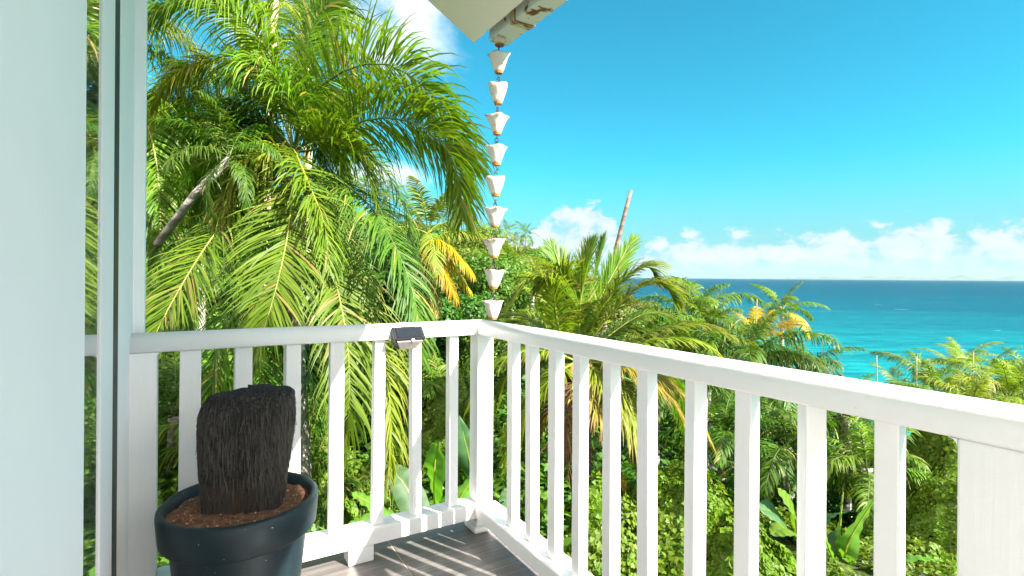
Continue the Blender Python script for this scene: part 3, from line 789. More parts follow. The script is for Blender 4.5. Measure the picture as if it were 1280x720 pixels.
def lib(kind, lod):
    """ elevations -> mesh list """
    key = (kind, lod)
    if key in LIB: return LIB[key]
    g = np.random.default_rng(abs(hash(kind)) % 1 + {'coconut': 11, 'royal': 23}[kind]+lod)
    out = {}
    for e in (82, 68, 52, 36, 20, 4, -14, -34):
        pairs, seg = {0: (78, 4), 1: (48, 3), 2: (22, 2)}[lod]
        if kind == 'coconut':
            bend = 62+(82-e)*.25; pa = arc_path(e, 1, bend, rng=g, wob=.12)
            out[e] = [frond_mesh('coconut_frond', pa, pairs, .27, {0: .0125, 1: .016, 2: .03}[lod], g, lift=.12, plum=.07, droop=.42, rr0=.008, seg=seg, side=(0, 1, 0), start=.2, missing=.02)]
        else:
            bend = 78+(82-e)*.2; pa = arc_path(e, 1, bend, rng=g, wob=-.1)
            out[e] = [frond_mesh('royal_frond', pa, int(pairs*1.15), .28, {0: .0135, 1: .019, 2: .034}[lod], g, lift=.10, plum=.38, droop=.75, rr0=.009, seg=seg, side=(0, 1, 0), start=.14, missing=.02)]
    LIB[key] = out; return out
def link_shared(name, me, mats, parent, loc, rz, sc, rx=0, ry=0):
    o = bpy.data.objects.new(name, me); col.objects.link(o); o.parent = parent
    o.location = loc; o.rotation_euler = (rx, ry, rz); o.scale = (sc,)*3
    for i, m_ in enumerate(mats):
        o.material_slots[i].link = 'OBJECT'; o.material_slots[i].material = m_
    return o
def ensure_slots(me, n=2):
    while len(me.materials) < n: me.materials.append(M['palm_green'])
def palm(name, crown, kind, label, group=None, n=16, length=3.2, lod=1, mats=('palm_green', 'rachis_g'), old=None, nold=0, seed=0, trunk_r=.11, bark='bark_grey', lean=(0, 0), trunk=True, elevs=None, azs=None, spear=0, cat='palm', crownshaft=False, bottom=None):
    rng = random.Random(seed); cx, cy, cz = crown
    bx_, by_ = cx-lean[0], cy-lean[1]
    bz = th(bx_, by_)-.2 if bottom is None else bottom
    root = empty(name, (bx_, by_, bz), 0, label, cat, group)
    rel = Vector((cx-bx_, cy-by_, cz-bz))
    if trunk:
        pts = [Vector((rel.x*f**1.6, rel.y*f**1.6, rel.z*f)) for f in np.linspace(0, 1, 14)]
        rad = [trunk_r*(1.45-.45*min(1, f*3))*(1-.2*f) for f in np.linspace(0, 1, 14)]
        b = bmesh.new(); tube_bm(b, pts, rad, 12); bmobj('trunk', b, M[bark], root, True)
    if crownshaft:
        b = bmesh.new(); tube_bm(b, [rel+Vector((0, 0, -.05)), rel+Vector((0, 0, .35)), rel+Vector((0, 0, .8))], [trunk_r*.95, trunk_r*1.1, trunk_r*.5], 12); bmobj('crownshaft', b, M['rachis_g'], root, True)
    L_ = lib(kind, lod); es = sorted(L_, reverse=True)
    for k in range(n):
        f = (k+.5)/n; a = k*2.39996+rng.uniform(-.25, .25)+seed
        if elevs: e = min(es, key=lambda q: abs(q-elevs[k % len(elevs)]))
        else: e = es[min(len(es)-1, int(f*len(es)))]
        if azs: a = math.radians(azs[k % len(azs)])
        me = L_[e][0]; ensure_slots(me)
        mm = mats
        if k >= n-nold and old: mm = old
        sc = length*rng.uniform(.86, 1.08)*(.8 if e > 75 else 1)
        link_shared('frond', me, [M[q] for q in mm], root, rel, a, sc, rng.uniform(-.12, .12), rng.uniform(-.08, .08))
    if spear:
        b = bmesh.new(); tube_bm(b, [rel, rel+Vector((.02, 0, spear*.6)), rel+Vector((.06, 0, spear))], [.035, .022, .006], 6); bmobj('spear_leaf', b, M['bark_pale'], root)
    return root

# hero feather palm next to the balcony: its fronds drawn one by one
g = np.random.default_rng(77)
cr = P(366, 188, 5.9)
hb = Vector((cr.x, cr.y+.2, th(cr.x, cr.y)-.2))
hero = empty('feather_palm', hb, 0, 'large feathery palm whose arching fronds fill the left of the view beyond the railing', 'palm')
b = bmesh.new(); tube_bm(b, [Vector((0, 0, 0)), Vector((.05, 0, 1.5)), Vector((0, -.1, 3)), cr-hb-Vector((0, 0, .3))], [.13, .10, .09, .085], 12); bmobj('trunk', b, M['bark_grey'], hero, True)
C0 = (366, 190, 5.9)
hero_fr = [  # control points, pairs, leaflet length, material, rachis, droop, plum, lift
 ([C0, (367, 225, 5.3), (358, 300, 4.7), (340, 380, 4.35), (312, 470, 4.2)], 70, .60, 'palm_green', 'rachis', .18, .10, .12),
 ([C0, (325, 225, 5.5), (270, 290, 5.0), (228, 355, 4.6), (190, 430, 4.35), (172, 500, 4.3)], 64, .62, 'palm_green', 'rachis', .30, .12, .15),
 ([C0, (380, 130, 5.7), (425, 90, 5.5), (480, 80, 5.2), (530, 110, 5.0), (566, 160, 4.9), (592, 215, 4.9)], 90, .74, 'palm_green', 'rachis_g', .30, .28, .1, 1.0),
 ([C0, (400, 185, 5.7), (450, 152, 5.4), (505, 150, 5.1), (550, 178, 4.95), (572, 225, 4.9), (578, 275, 4.9)], 90, .70, 'palm_green', 'rachis_g', .30, .28, .1, 1.0),
 ([C0, (405, 215, 5.6), (455, 250, 5.2), (495, 310, 4.95), (520, 380, 4.8), (528, 450, 4.75)], 70, .56, 'palm_dark', 'rachis_g', .35, .15, .1),
 ([C0, (380, 240, 5.5), (410, 320, 5.0), (432, 410, 4.7), (438, 500, 4.6), (428, 590, 4.6)], 74, .62, 'palm_green', 'rachis', .35, .25, .1),
 ([C0, (345, 90, 5.7), (300, 22, 5.3), (240, 0, 4.9), (180, 22, 4.7), (130, 70, 4.6)], 80, .70, 'palm_green', 'rachis', .65, .25, .1),
 ([C0, (340, 120, 5.9), (295, 80, 5.7), (240, 80, 5.5), (195, 120, 5.4), (165, 180, 5.3)], 74, .60, 'palm_lime', 'rachis', .6, .3, .1),
 ([C0, (330, 160, 6.1), (285, 140, 6.1), (235, 155, 6.1), (195, 200, 6.1), (170, 260, 6.1)], 64, .62, 'palm_dark', 'rachis_g', .45, .4, .1),
 ([C0, (385, 110, 6.0), (400, 40, 6.0), (440, -20, 5.9), (500, -40, 5.8)], 60, .60, 'palm_green', 'rachis_g', .40, .3, .25),
 ([C0, (350, 100, 6.2), (325, 20, 6.1), (300, -60, 6.0), (250, -110, 5.9)], 60, .70, 'palm_green', 'rachis_g', .55, .3, .25),
 ([C0, (345, 260, 5.5), (305, 340, 5.1), (275, 430, 4.9), (262, 520, 4.8), (258, 610, 4.8)], 70, .60, 'palm_green', 'rachis_g', .35, .3, .1),
 ([C0, (395, 260, 5.8), (440, 340, 5.5), (475, 430, 5.3), (490, 520, 5.2), (488, 600, 5.2)], 66, .60, 'palm_lime', 'rachis', .45, .35, .1),
 ([C0, (310, 240, 6.0), (240, 310, 5.8), (190, 400, 5.6), (160, 500, 5.6)], 60, .60, 'palm_dark', 'rachis_g', .4, .4, .1),
 ([C0, (420, 170, 6.3), (470, 200, 6.4), (505, 260, 6.4), (520, 330, 6.4)], 60, .55, 'palm_dark', 'rachis_g', .45, .35, .2),
 ([C0, (330, 300, 5.9), (320, 400, 5.8), (330, 500, 5.7), (345, 600, 5.7)], 60, .60, 'palm_dark', 'rachis_g', .4, .4, .1),
 ([C0, (300, 215, 6.4), (235, 250, 6.5), (190, 320, 6.5), (150, 410, 6.4)], 60, .58, 'palm_dark', 'rachis_g', .4, .4, .1),
 ([C0, (370, 300, 6.1), (375, 400, 6.1), (395, 500, 6.1), (400, 620, 6.1)], 66, .62, 'palm_dark', 'rachis_g', .4, .4, .1),
]
rgx = random.Random(31); extra_fr = [
 ([C0, (372, 150, 5.5), (352, 110, 5.3), (318, 80, 5.1), (290, 95, 5.0)], 60, .62, 'palm_green', 'rachis_g', .45, .35, .2, .5),
 ([C0, (375, 130, 5.8), (378, 70, 5.7), (395, 20, 5.6), (420, -10, 5.5)], 60, .55, 'palm_green', 'rachis_g', .25, .35, .2, 1.2),
 ([C0, (390, 175, 5.5), (425, 175, 5.3), (455, 205, 5.2), (470, 255, 5.1)], 60, .55, 'palm_green', 'rachis_g', .3, .35, .2, .6),
 ([C0, (350, 190, 5.4), (320, 195, 5.2), (292, 225, 5.1), (275, 270, 5.0)], 60, .52, 'palm_lime', 'rachis_g', .45, .35, .2, .3),
 ([C0, (372, 200, 5.2), (385, 230, 5.0), (405, 280, 4.8), (412, 340, 4.7)], 56, .5, 'palm_green', 'rachis', .3, .35, .15, .3)]
for k in range(16):
    a = rgx.choice([1, 1, 1, -.45])*rgx.uniform(.2, 1); dz = rgx.uniform(.3, 1.3)
    x1 = 366-a*95; x2 = 366-a*190; yb = 188-rgx.uniform(-40, 90)
    extra_fr.append(([C0, (x1, yb, 5.9+dz*.5), (x2, yb+rgx.uniform(0, 60), 5.9+dz), (x2-a*30, yb+rgx.uniform(110, 190), 5.9+dz)], 60, .62, rgx.choice(['palm_green', 'palm_green', 'palm_lime']), 'rachis_g', .7, .4, .05))
for i, (pts, pairs, L1, mt, rm, dr, pm, lf, *tw) in enumerate(hero_fr + extra_fr):
    path = catmull([tuple(P(*q)-hb) for q in pts], 60)
    me = frond_mesh('hero_frond', path, int(pairs*2.4), L1*1.08, .019, g, lift=lf, plum=pm, droop=dr, rr0=.016, seg=5, start=.16, missing=.04, twist=tw[0] if tw else 0)
    link('frond', me, [M[mt], M[rm]], hero)

# a second feather palm out of frame to the left whose fronds hang in the top left
C1 = (120, 60, 6.5); c1 = P(*C1); hb2 = Vector((c1.x, c1.y, th(c1.x, c1.y)-.2))
p2 = empty('feather_palm', hb2, 0, 'feathery palm rising behind the door frame, its fronds drooping in the top left corner', 'palm')
b = bmesh.new(); tube_bm(b, [Vector((0, 0, 0)), Vector((0, 0, 2.5)), c1-hb2], [.13, .10, .09], 12); bmobj('trunk', b, M['bark_grey'], p2, True)
for pts, mt in (([C1, (160, 0, 6.3), (215, -40, 6.1), (270, -20, 5.9), (310, 60, 5.8)], 'palm_lime'),
                ([C1, (170, 60, 6.6), (220, 80, 6.6), (260, 130, 6.6), (285, 200, 6.6)], 'palm_dark'),
                ([C1, (160, 100, 6.0), (190, 180, 5.7), (200, 270, 5.6), (195, 360, 5.5)], 'palm_green'),
                ([C1, (90, 120, 6.0), (60, 220, 5.7), (50, 330, 5.6)], 'palm_green'),
                ([C1, (150, 30, 7.2), (200, 30, 7.6), (250, 70, 7.8), (285, 140, 7.9)], 'palm_lime')):
    path = catmull([tuple(P(*q)-hb2) for q in pts], 50)
    link('frond', frond_mesh('frond', path, 160, .72, .019, g, lift=.1, plum=.3, droop=.65, rr0=.02, seg=5, start=.16), [M[mt], M['rachis']], p2)

# coconut palm to the right of the corner, fronds drawn one by one
CB = (722, 452, 7.4); cb = P(*CB); hb3 = Vector((cb.x+.1, cb.y+.2, th(cb.x, cb.y)-.2))
coco = empty('coconut_palm', hb3, 0, 'yellowing coconut palm close behind the sea side railing, just right of the corner post', 'palm')
b = bmesh.new(); tube_bm(b, [Vector((0, 0, 0)), (cb-hb3)*.5+Vector((.05, 0, 0)), cb-hb3-Vector((0, 0, .1))], [.17, .13, .15], 12); bmobj('trunk', b, M['bark_brown'], coco, True)
coco_fr = [
 ([CB, (725, 400, 7.3), (728, 350, 7.3), (738, 305, 7.4)], .62, 'palm_green', .05, .3, 0),
 ([CB, (712, 400, 7.4), (705, 350, 7.5), (690, 310, 7.7)], .62, 'palm_green', .05, .3, .4),
 ([CB, (740, 395, 7.6), (765, 345, 7.8), (790, 300, 8.1)], .60, 'palm_green', .08, .3, -.5),
 ([CB, (728, 400, 7.7), (745, 340, 7.9), (752, 300, 8.2)], .60, 'palm_green', .08, .3, .8),
 ([CB, (750, 410, 7.2), (790, 365, 7.0), (825, 355, 6.9), (845, 375, 6.9)], .66, 'palm_lime', .30, .15, 0),
 ([CB, (755, 425, 7.6), (800, 395, 7.7), (835, 395, 7.8), (860, 425, 7.8)], .60, 'palm_green', .35, .15, 0),
 ([CB, (765, 445, 7.1), (820, 425, 6.9), (865, 425, 6.8), (900, 445, 6.7)], .62, 'palm_lime', .32, .12, 0),
 ([CB, (700, 415, 7.2), (690, 365, 7.1), (665, 350, 7.0), (635, 380, 6.9)], .58, 'palm_lime', .30, .15, 0),
 ([CB, (690, 420, 7.7), (655, 395, 7.9), (620, 400, 8.0), (595, 430, 8.0)], .60, 'palm_lime', .35, .15, 0),
 ([CB, (690, 440, 7.2), (650, 440, 7.1), (610, 465, 7.0), (585, 510, 7.0)], .58, 'palm_lime', .35, .15, 0),
 ([CB, (765, 455, 7.1), (800, 465, 6.9), (840, 500, 6.8), (868, 560, 6.7)], .66, 'palm_straw', .32, .12, 0),
 ([CB, (745, 470, 7.0), (775, 500, 6.8), (800, 550, 6.6), (815, 610, 6.6)], .64, 'palm_lime', .30, .12, 0),
 ([CB, (700, 465, 7.0), (665, 500, 6.9), (640, 550, 6.8), (625, 610, 6.8)], .60, 'palm_lime', .30, .12, 0),
 ([CB, (715, 490, 6.9), (705, 540, 6.8), (712, 590, 6.8), (722, 640, 6.8)], .58, 'palm_dead', .25, .12, 0),
 ([CB, (735, 485, 6.9), (760, 530, 6.7), (765, 590, 6.7), (760, 640, 6.7)], .60, 'palm_straw', .25, .12, 0),
 ([CB, (700, 480, 7.2), (680, 530, 7.2), (672, 590, 7.2), (675, 650, 7.2)], .55, 'palm_straw', .25, .12, 0),
 ([CB, (760, 440, 7.9), (800, 440, 8.1), (840, 470, 8.2), (865, 520, 8.3)], .60, 'palm_green', .35, .15, 0),
 ([CB, (690, 450, 7.9), (640, 470, 8.2), (610, 520, 8.3), (600, 580, 8.3)], .60, 'palm_green', .35, .15, 0),
]
for q_ in list(coco_fr)[4:]:
    jx, jy, jd = rgx.uniform(-28, 28), rgx.uniform(-22, 22), rgx.uniform(.1, .5)
    coco_fr.append(([CB]+[(a_+jx*(i_+1)*.5, b_+jy*(i_+1)*.5, c_+jd) for i_, (a_, b_, c_) in enumerate(q_[0][1:])],)+q_[1:])
for pts, L1, mt, dr, pm, tw in coco_fr:
    path = catmull([tuple(P(*q)-hb3) for q in pts], 50)
    link('frond', frond_mesh('frond', path, 130, L1, .021, g, lift=.12, plum=pm*.4, droop=dr, rr0=.020, seg=4, start=.18, twist=tw, a0=60 if dr > .1 else 40, a1=22 if dr > .1 else 12), [M[mt], M['rachis']], coco)
V, Q = lathe([(.001, -.10), (.05, -.09), (.085, -.04), (.09, .0), (.07, .06), (.03, .10), (.001, .11)], 16)
nutme = quad_mesh('coconut', V, Q, smooth=True); nutme.materials.append(simple('coconut_husk', (.45, .20, .04), .6))
for k in range(6):
    a = k*1.05; child('coconut', nutme, coco, cb-hb3+Vector((.16*math.cos(a), -.16*abs(math.sin(a))-.03, -.12-.05*(k % 2))), (.3*math.sin(a), .3, a))

# other palms
palm('coconut_palm', P(384, 48, 14), 'coconut', 'tall coconut palm with yellowing fronds rising at the top behind the feathery palm', n=17, length=2.6, lod=0, mats=('palm_lime', 'rachis'), old=('palm_straw', 'rachis'), nold=3, seed=4, bark='bark_pale', trunk_r=.13)
palm('coconut_palm', P(535, 292, 11), 'coconut', 'coconut palm with bright yellow lower fronds left of the rain chain', n=12, length=1.55, lod=0, mats=('palm_lime', 'rachis'), seed=2, bark='bark_brown', elevs=[82, 70, 75, 52, 60, 36, 20, 36, 20, 4], trunk_r=.1)
yc = P(536, 300, 10.6)
cocoY = [o for o in bpy.data.objects if o.get('label', '').startswith('coconut palm with bright yellow')][0]
for pts, mt in (([(528, 308, 10.6), (548, 300, 10.4), (572, 318, 10.3), (592, 345, 10.2)], 'palm_yellow'),
                ([(528, 308, 10.6), (540, 318, 10.3), (558, 345, 10.1), (572, 376, 10.0)], 'palm_yellow'),
                ([(526, 306, 10.7), (545, 306, 10.6), (562, 325, 10.5), (590, 366, 10.4)], 'palm_yellow'),
                ([(528, 308, 10.6), (530, 325, 10.3), (540, 350, 10.2), (548, 392, 10.1)], 'palm_straw'),
                ([(528, 308, 10.6), (560, 290, 10.7), (590, 290, 10.8), (615, 300, 10.9)], 'palm_lime')):
    path = catmull([tuple(P(*q)-cocoY.location) for q in pts], 40)
    link('frond', frond_mesh('frond', path, 110, .55, .026, g, lift=-.1, plum=.15, droop=.75, rr0=.016, seg=4, start=.08, a0=62, a1=30), [M[mt], M['rachis']], cocoY)
tr = palm('feather_palm', P(286, 196, 5.0), 'royal', 'palm on a pale grey ringed trunk leaning to the right behind the big fronds', n=12, length=.8, lod=0, mats=('palm_dark', 'rachis_g'), seed=9, bark='bark_grey', trunk=False)
b = bmesh.new(); l0 = tr.location
tube_bm(b, [P(110, 420, 7.4)-l0, P(165, 345, 6.3)-l0, P(205, 294, 5.4)-l0, P(243, 243, 5)-l0, P(286, 198, 5)-l0], [.050, .045, .041, .037, .034], 12); bmobj('trunk', b, M['bark_grey'], tr, True)
palm('royal_palm', P(866, 398, 15), 'royal', 'dark green drooping palm between the near coconut palm and the sea', n=18, length=2.2, lod=0, mats=('palm_green', 'rachis_g'), seed=3, crownshaft=False, spear=0)
palm('royal_palm', P(935, 455, 12.5), 'royal', 'dense feathery palm with a frond arching right over the sea', n=15, length=2.3, lod=0, mats=('palm_dark', 'rachis_g'), seed=12, azs=[10, 200, 100, -30, 150, 250, 300, 60, -60, 170, 35, 220, -10, 120, 280], elevs=[82, 75, 65, 36, 52, 40, 52, 50, 36, 20, 30, 10, 20, -10, 5])
palm('coconut_palm', P(978, 388, 27), 'coconut', 'small coconut palm with orange yellow lower fronds silhouetted against the sea', n=13, length=2.2, lod=0, mats=('palm_green', 'rachis'), old=('palm_yellow', 'rachis'), nold=4, elevs=[82, 68, 52, 36, 60, 40, 25, 36, 20, 4, 4, -14, -20], seed=6)
palm('coconut_palm', P(945, 425, 17), 'coconut', 'bright yellow green palm in front of the sea, left of the small coconut palm', n=10, length=1.6, lod=0, mats=('palm_yellow', 'rachis'), seed=5, elevs=[75, 60, 52, 68, 36, 40, 52], azs=[20, 60, -20, 110, 10, -60, 180])
palm('royal_palm', P(1170, 492, 15), 'royal', 'green feathery palm behind the handrail at the right, with a pale upright spear', n=16, length=1.9, lod=0, mats=('palm_green', 'rachis_g'), seed=8)
palm('coconut_palm', P(1200, 462, 21), 'coconut', 'yellowish coconut palm topping the cluster on the right edge', n=14, length=2.0, lod=1, mats=('palm_lime', 'rachis'), old=('palm_yellow', 'rachis'), nold=4, seed=14)
palm('royal_palm', P(1262, 500, 13), 'royal', 'bright green feathery palm at the right edge above the handrail', n=16, length=2.0, lod=0, mats=('palm_lime', 'rachis_g'), seed=10)
palm('royal_palm', P(1330, 480, 16), 'royal', 'feathery palm cut by the right edge of the view', n=14, length=2.0, lod=1, mats=('palm_green', 'rachis_g'), seed=15)
for i, (px, py, Y, ln, k, mt, lb) in enumerate((
    (905, 545, 10, 1.7, 'royal', 'palm_dark', 'dark feathery palm low behind the middle balusters'),
    (985, 560, 9.5, 1.6, 'royal', 'palm_dark', 'dark feathery palm below the arching frond, above the banana plants'),
    (1060, 520, 12, 1.9, 'royal', 'palm_dark', 'shaded palm filling the gap under the handrail by the last balusters'),
    (1085, 585, 8.5, 1.4, 'royal', 'palm_green', 'low palm tuft behind the broad banana leaves'),
    (820, 500, 11, 1.8, 'royal', 'palm_dark', 'shaded palm standing behind the near coconut palm'),
    (560, 500, 9.5, 1.4, 'royal', 'palm_green', 'low palm behind the balusters left of the corner post'),
    (1180, 560, 10, 1.5, 'royal', 'palm_green', 'low palm beside the vine covered bank at the right'),
    (700, 395, 16, 2.0, 'coconut', 'palm_lime', 'yellow green coconut palm behind the top of the near coconut palm'),
    (885, 418, 13.5, 1.6, 'royal', 'palm_green', 'drooping palm just above the handrail left of the arching frond'),
    (1005, 470, 15, 1.8, 'royal', 'palm_dark', 'dark palm low behind the arching frond, above the handrail'),
    (1130, 505, 18, 2.0, 'coconut', 'palm_green', 'palm at the left end of the right cluster, behind the slim stalks'),
    (1232, 478, 17, 1.9, 'coconut', 'palm_lime', 'yellow green palm between the orange brown stalk and the right edge'),
    (1215, 515, 11.5, 1.6, 'royal', 'palm_lime', 'near feathery palm directly above the handrail at the right'),
    (1285, 480, 20, 2.2, 'royal', 'palm_green', 'palm behind the bright feathery palm at the right edge'),
    (640, 345, 22, 2.2, 'coconut', 'palm_lime', 'mid distance coconut palm right of the rain chain'),
    (665, 370, 19, 2.0, 'coconut', 'palm_green', 'green coconut palm below the far ridge palms'),
    (220, 520, 7.5, 1.7, 'royal', 'palm_dark', 'dark feathery palm behind the pot and left balusters'),
    (310, 560, 7.0, 1.6, 'royal', 'palm_green', 'low feathery palm directly behind the black stump'),
    (450, 620, 6.4, 1.3, 'royal', 'palm_dark', 'low shaded palm at the foot of the left balustrade'),
    (250, 330, 10, 1.9, 'royal', 'palm_dark', 'deep green palm behind the leaning grey trunk'))):
    palm('feather_palm' if k == 'royal' else 'coconut_palm', P(px, py, Y), k, lb, n=14, length=ln, lod=1, mats=(mt, 'rachis_g'), seed=30+i)

def pole(name, label, cat, a, b_, r0, r1, m_, n=10, wob=.02):
    pts = []
    rg = random.Random(1)
    for k in range(n):
        f = k/(n-1); q_ = a.lerp(b_, f); pts.append(q_-a+Vector((wob*math.sin(f*5), 0, 0)))
    b = bmesh.new(); tube_bm(b, pts, [r0+(r1-r0)*k/(n-1) for k in range(n)], 10); o = bmobj(name, b, M[m_], None, True); o.location = a
    return tag(o, label, cat)
top = P(788, 238, 20); bot = P(752, 430, 20.3); bot2 = Vector((bot.x-.4, 20.3, th(bot.x, 20.3)-.3))
b = bmesh.new(); tube_bm(b, [Vector((0, 0, 0)), bot-bot2, P(770, 310, 20.1)-bot2, P(781, 265, 20)-bot2, top-bot2], [.15, .11, .085, .078, .070], 12)
o = bmobj('palm_trunk', b, M['bark_brown'], None, True); o.location = bot2; tag(o, 'tall bare palm trunk without a crown standing against the clouds', 'tree trunk')
for (px, py, Y, r, lb) in ((343, -30, 12, .09, 'thin pale palm trunk rising past the top edge of the view'),):
    t_ = P(px, py, Y); b0 = P(322, 300, Y); b0 = Vector((b0.x, Y, th(b0.x, Y)-.2)); pole('palm_trunk', lb, 'tree trunk', b0, t_, r*1.3, r, 'bark_pale')
for (px, py, px2, py2, Y, lb, mm) in ((853, 354, 852, 400, 16, 'short grey stake poking up above the drooping palm', 'bark_grey'),
    (947, 374, 942, 430, 14, 'thin brown spear stalk left of the small coconut palm', 'bark_pale'),
    (1097, 444, 1100, 540, 14, 'slim grey stalk standing alone in front of the sea', 'bark_grey'),
    (1147, 446, 1147, 540, 14.5, 'slim stalk rising above the left end of the right palm cluster', 'bark_grey'),
    (1218, 440, 1212, 540, 13.5, 'orange brown stalk rising in the middle of the right palm cluster', 'bark_pale')):
    a_ = P(px2, py2, Y); a_.z -= 1.5; pole('dry_stalk', lb, 'stalk', a_, P(px, py, Y), .026, .010, {'bark_grey': 'stalk_grey', 'bark_pale': 'stalk_tan'}[mm], wob=.01)

# ------------------------------------------------------------------ leaves in the mass
def leaves_mesh(name, pts, nrmv, size, g, heart=False, fold=.35):
    n = len(pts); pts = np.asarray(pts); nv = nrm(np.asarray(nrmv)+g.normal(0, .55, (n, 3)))
    a = nrm(np.cross(nv, g.normal(0, 1, (n, 3)))); a[:, 2] -= .35; a = nrm(a-nv*(a*nv).sum(-1, keepdims=True)); b_ = np.cross(nv, a)
    s = (size*g.uniform(.6, 1.25, n))[:, None]
    if heart:
        loc = [(-.15, 0, 0), (-.35, .42, .12), (.25, .45, .13), (.85, 0, -.10), (.25, -.45, .13), (-.35, -.42, .12)]
        V = np.stack([pts+(a*x+b_*y+nv*z*fold*2)*s for x, y, z in loc], 1)
        Q = (np.arange(n)*6)[:, None, None]+np.array([[0, 1, 2, 3], [0, 3, 4, 5]])[None]; k = 6
    else:
        loc = [(0, 0, 0), (.5, .26, .10), (1.0, 0, -.08), (.5, -.26, .10)]
        V = np.stack([pts+(a*x+b_*y+nv*z)*s for x, y, z in loc], 1)
        Q = (np.arange(n)*4)[:, None, None]+np.array([[0, 1, 2, 3]])[None]; k = 4
    rnd = np.repeat(g.random(n), k)
    return quad_mesh(name, V.reshape(-1, 3), Q.reshape(-1, 4), {'rnd': rnd, 'along': np.zeros(n*k)})
def lobes_points(lobes, n, g, inner=.72):
    w_ = np.array([l[3]*l[4]+l[4]*l[5]+l[3]*l[5] for l in lobes]); idx = g.choice(len(lobes), n, p=w_/w_.sum())
    L_ = np.array(lobes)[idx]; d = nrm(g.normal(0, 1, (n, 3)))
    # clumps on the shell: pull toward a set of random bud directions
    buds = nrm(g.normal(0, 1, (90, 3))); bi = g.integers(0, 90, n); d = nrm(d*.55+buds[bi])
    r = g.uniform(inner, 1.03, n)[:, None]
    return L_[:, :3]+d*r*L_[:, 3:6], d
def tree_proto(seed, H, Rr, nl, leafn, lsize, g):
    rg = random.Random(seed); lobes = []
    for k in range(nl):
        a = rg.uniform(0, 6.28); rr = Rr*.62*math.sqrt(rg.random()); z = H*(.50+.36*rg.random())-rr*.18
        s_ = Rr*rg.uniform(.28, .5); lobes.append((rr*math.cos(a), rr*math.sin(a), z, s_, s_, s_*rg.uniform(.6, .85)))
    pts, d = lobes_points(lobes, leafn, g)
    crown = leaves_mesh('crown', pts, d+np.array([0, 0, .35]), lsize, g)
    b = bmesh.new(); tube_bm(b, [(0, 0, -1.5), (.1, 0, H*.25), (0, .1, H*.5)], [Rr*.07, Rr*.055, Rr*.04], 8)
    for l in lobes[:8]: tube_bm(b, [(0, .05, H*.35), (l[0]*.5, l[1]*.5, H*.5), (l[0], l[1], l[2])], [Rr*.035, Rr*.025, Rr*.01], 6)
    me = bpy.data.meshes.new('trunk'); b.to_mesh(me); b.free()
    return crown, me
g = np.random.default_rng(5)
protos = [tree_proto(i, 6, 3.2, 16, 15000, .26, g) for i in range(4)]
for c_, t_ in protos: c_.materials.append(M['hill_leaf']); t_.materials.append(M['wood_dark'])
def tree(name, loc, k, sc, m_, label, group=None, rz=0, sz=None):
    r = empty(name, loc, rz, label, 'tree', group); r.scale = (sc, sc, sz or sc)
    c_, t_ = protos[k]
    o = bpy.data.objects.new('crown', c_); col.objects.link(o); o.parent = r; o.material_slots[0].link = 'OBJECT'; o.material_slots[0].material = M[m_]
    o = bpy.data.objects.new('trunk', t_); col.objects.link(o); o.parent = r
    return r
rg = random.Random(44); cnt = 0
spots = []
for k in range(2600):
    y = 24+106*rg.random()**.9; x = rg.uniform(-1.0, .30)*y
    if x < -75: continue
    q_ = x/y
    if q_ > .26 and y < 60: continue
    if any((x-a)**2+(y-b_)**2 < (2.6+y*.022)**2 for a, b_ in spots): continue
    spots.append((x, y))
    if len(spots) > 230: break
for x, y in spots:
    sc = rg.uniform(.55, .95)*(1 if x < 5 else .8)
    mm = rg.choice(['hill_leaf', 'hill_leaf', 'hill_leaf_b', 'bush', 'bush_dark'])
    tree('broadleaf_tree', (x, y, th(x, y)-.5), rg.randrange(4), sc, mm, {'hill_leaf': 'mid green broadleaf tree in the wood covering the hillside', 'hill_leaf_b': 'yellowish green broadleaf tree in the wood covering the hillside', 'bush': 'fresh green glossy tree in the wood covering the hillside', 'bush_dark': 'darkest green tree in the wood covering the hillside'}[mm], {'hill_leaf': 'mid green hillside trees', 'hill_leaf_b': 'yellowish hillside trees', 'bush': 'fresh green hillside trees', 'bush_dark': 'dark hillside trees'}[mm], rg.uniform(0, 6))
# nearer trees
for (px, py, Y, k, sc, mm, lb) in (
    (600, 330, 17, 0, .55, 'bush', 'leafy tree behind the lower cups of the rain chain'),
    (575, 380, 14, 1, .45, 'bush_dark', 'dark glossy tree just left of the lower rain chain'),
    (640, 400, 13, 2, .40, 'bush', 'rounded leafy tree over the corner of the handrail'),
    (215, 245, 12, 3, .55, 'vine', 'bright green bushy tree left of the leaning grey trunk'),
    (190, 150, 14, 1, .62, 'bush', 'leafy tree high on the left behind the drooping fronds'),
    (300, 280, 13, 2, .6, 'bush_dark', 'shaded leafy tree behind the centre of the feathery palm'),
    (420, 330, 12, 0, .6, 'bush_dark', 'shaded leafy tree behind the right half of the feathery palm'),
    (560, 480, 10, 3, .38, 'bush_dark', 'dark leafy tree seen through the balusters under the solar lamp'),
    (480, 420, 11, 1, .45, 'bush', 'leafy tree behind the drooping fronds over the left handrail'),
    (900, 480, 16, 2, .5, 'bush_dark', 'dark tree behind the palms over the middle of the sea side handrail'),
    (1010, 520, 17, 0, .5, 'bush_dark', 'dark tree low under the arching frond'),
    (1080, 560, 13, 3, .4, 'bush_dark', 'dark leafy tree between the last two balusters'),
    (1230, 540, 19, 1, .5, 'bush', 'leafy tree under the right palm cluster'),
    (780, 440, 18, 1, .6, 'bush', 'leafy tree hidden behind the near coconut palm')):
    p_ = P(px, py, Y); H = 5.2*sc; tree('broadleaf_tree', (p_.x, p_.y, p_.z-H), k, sc, mm, lb, rz=k*1.3)
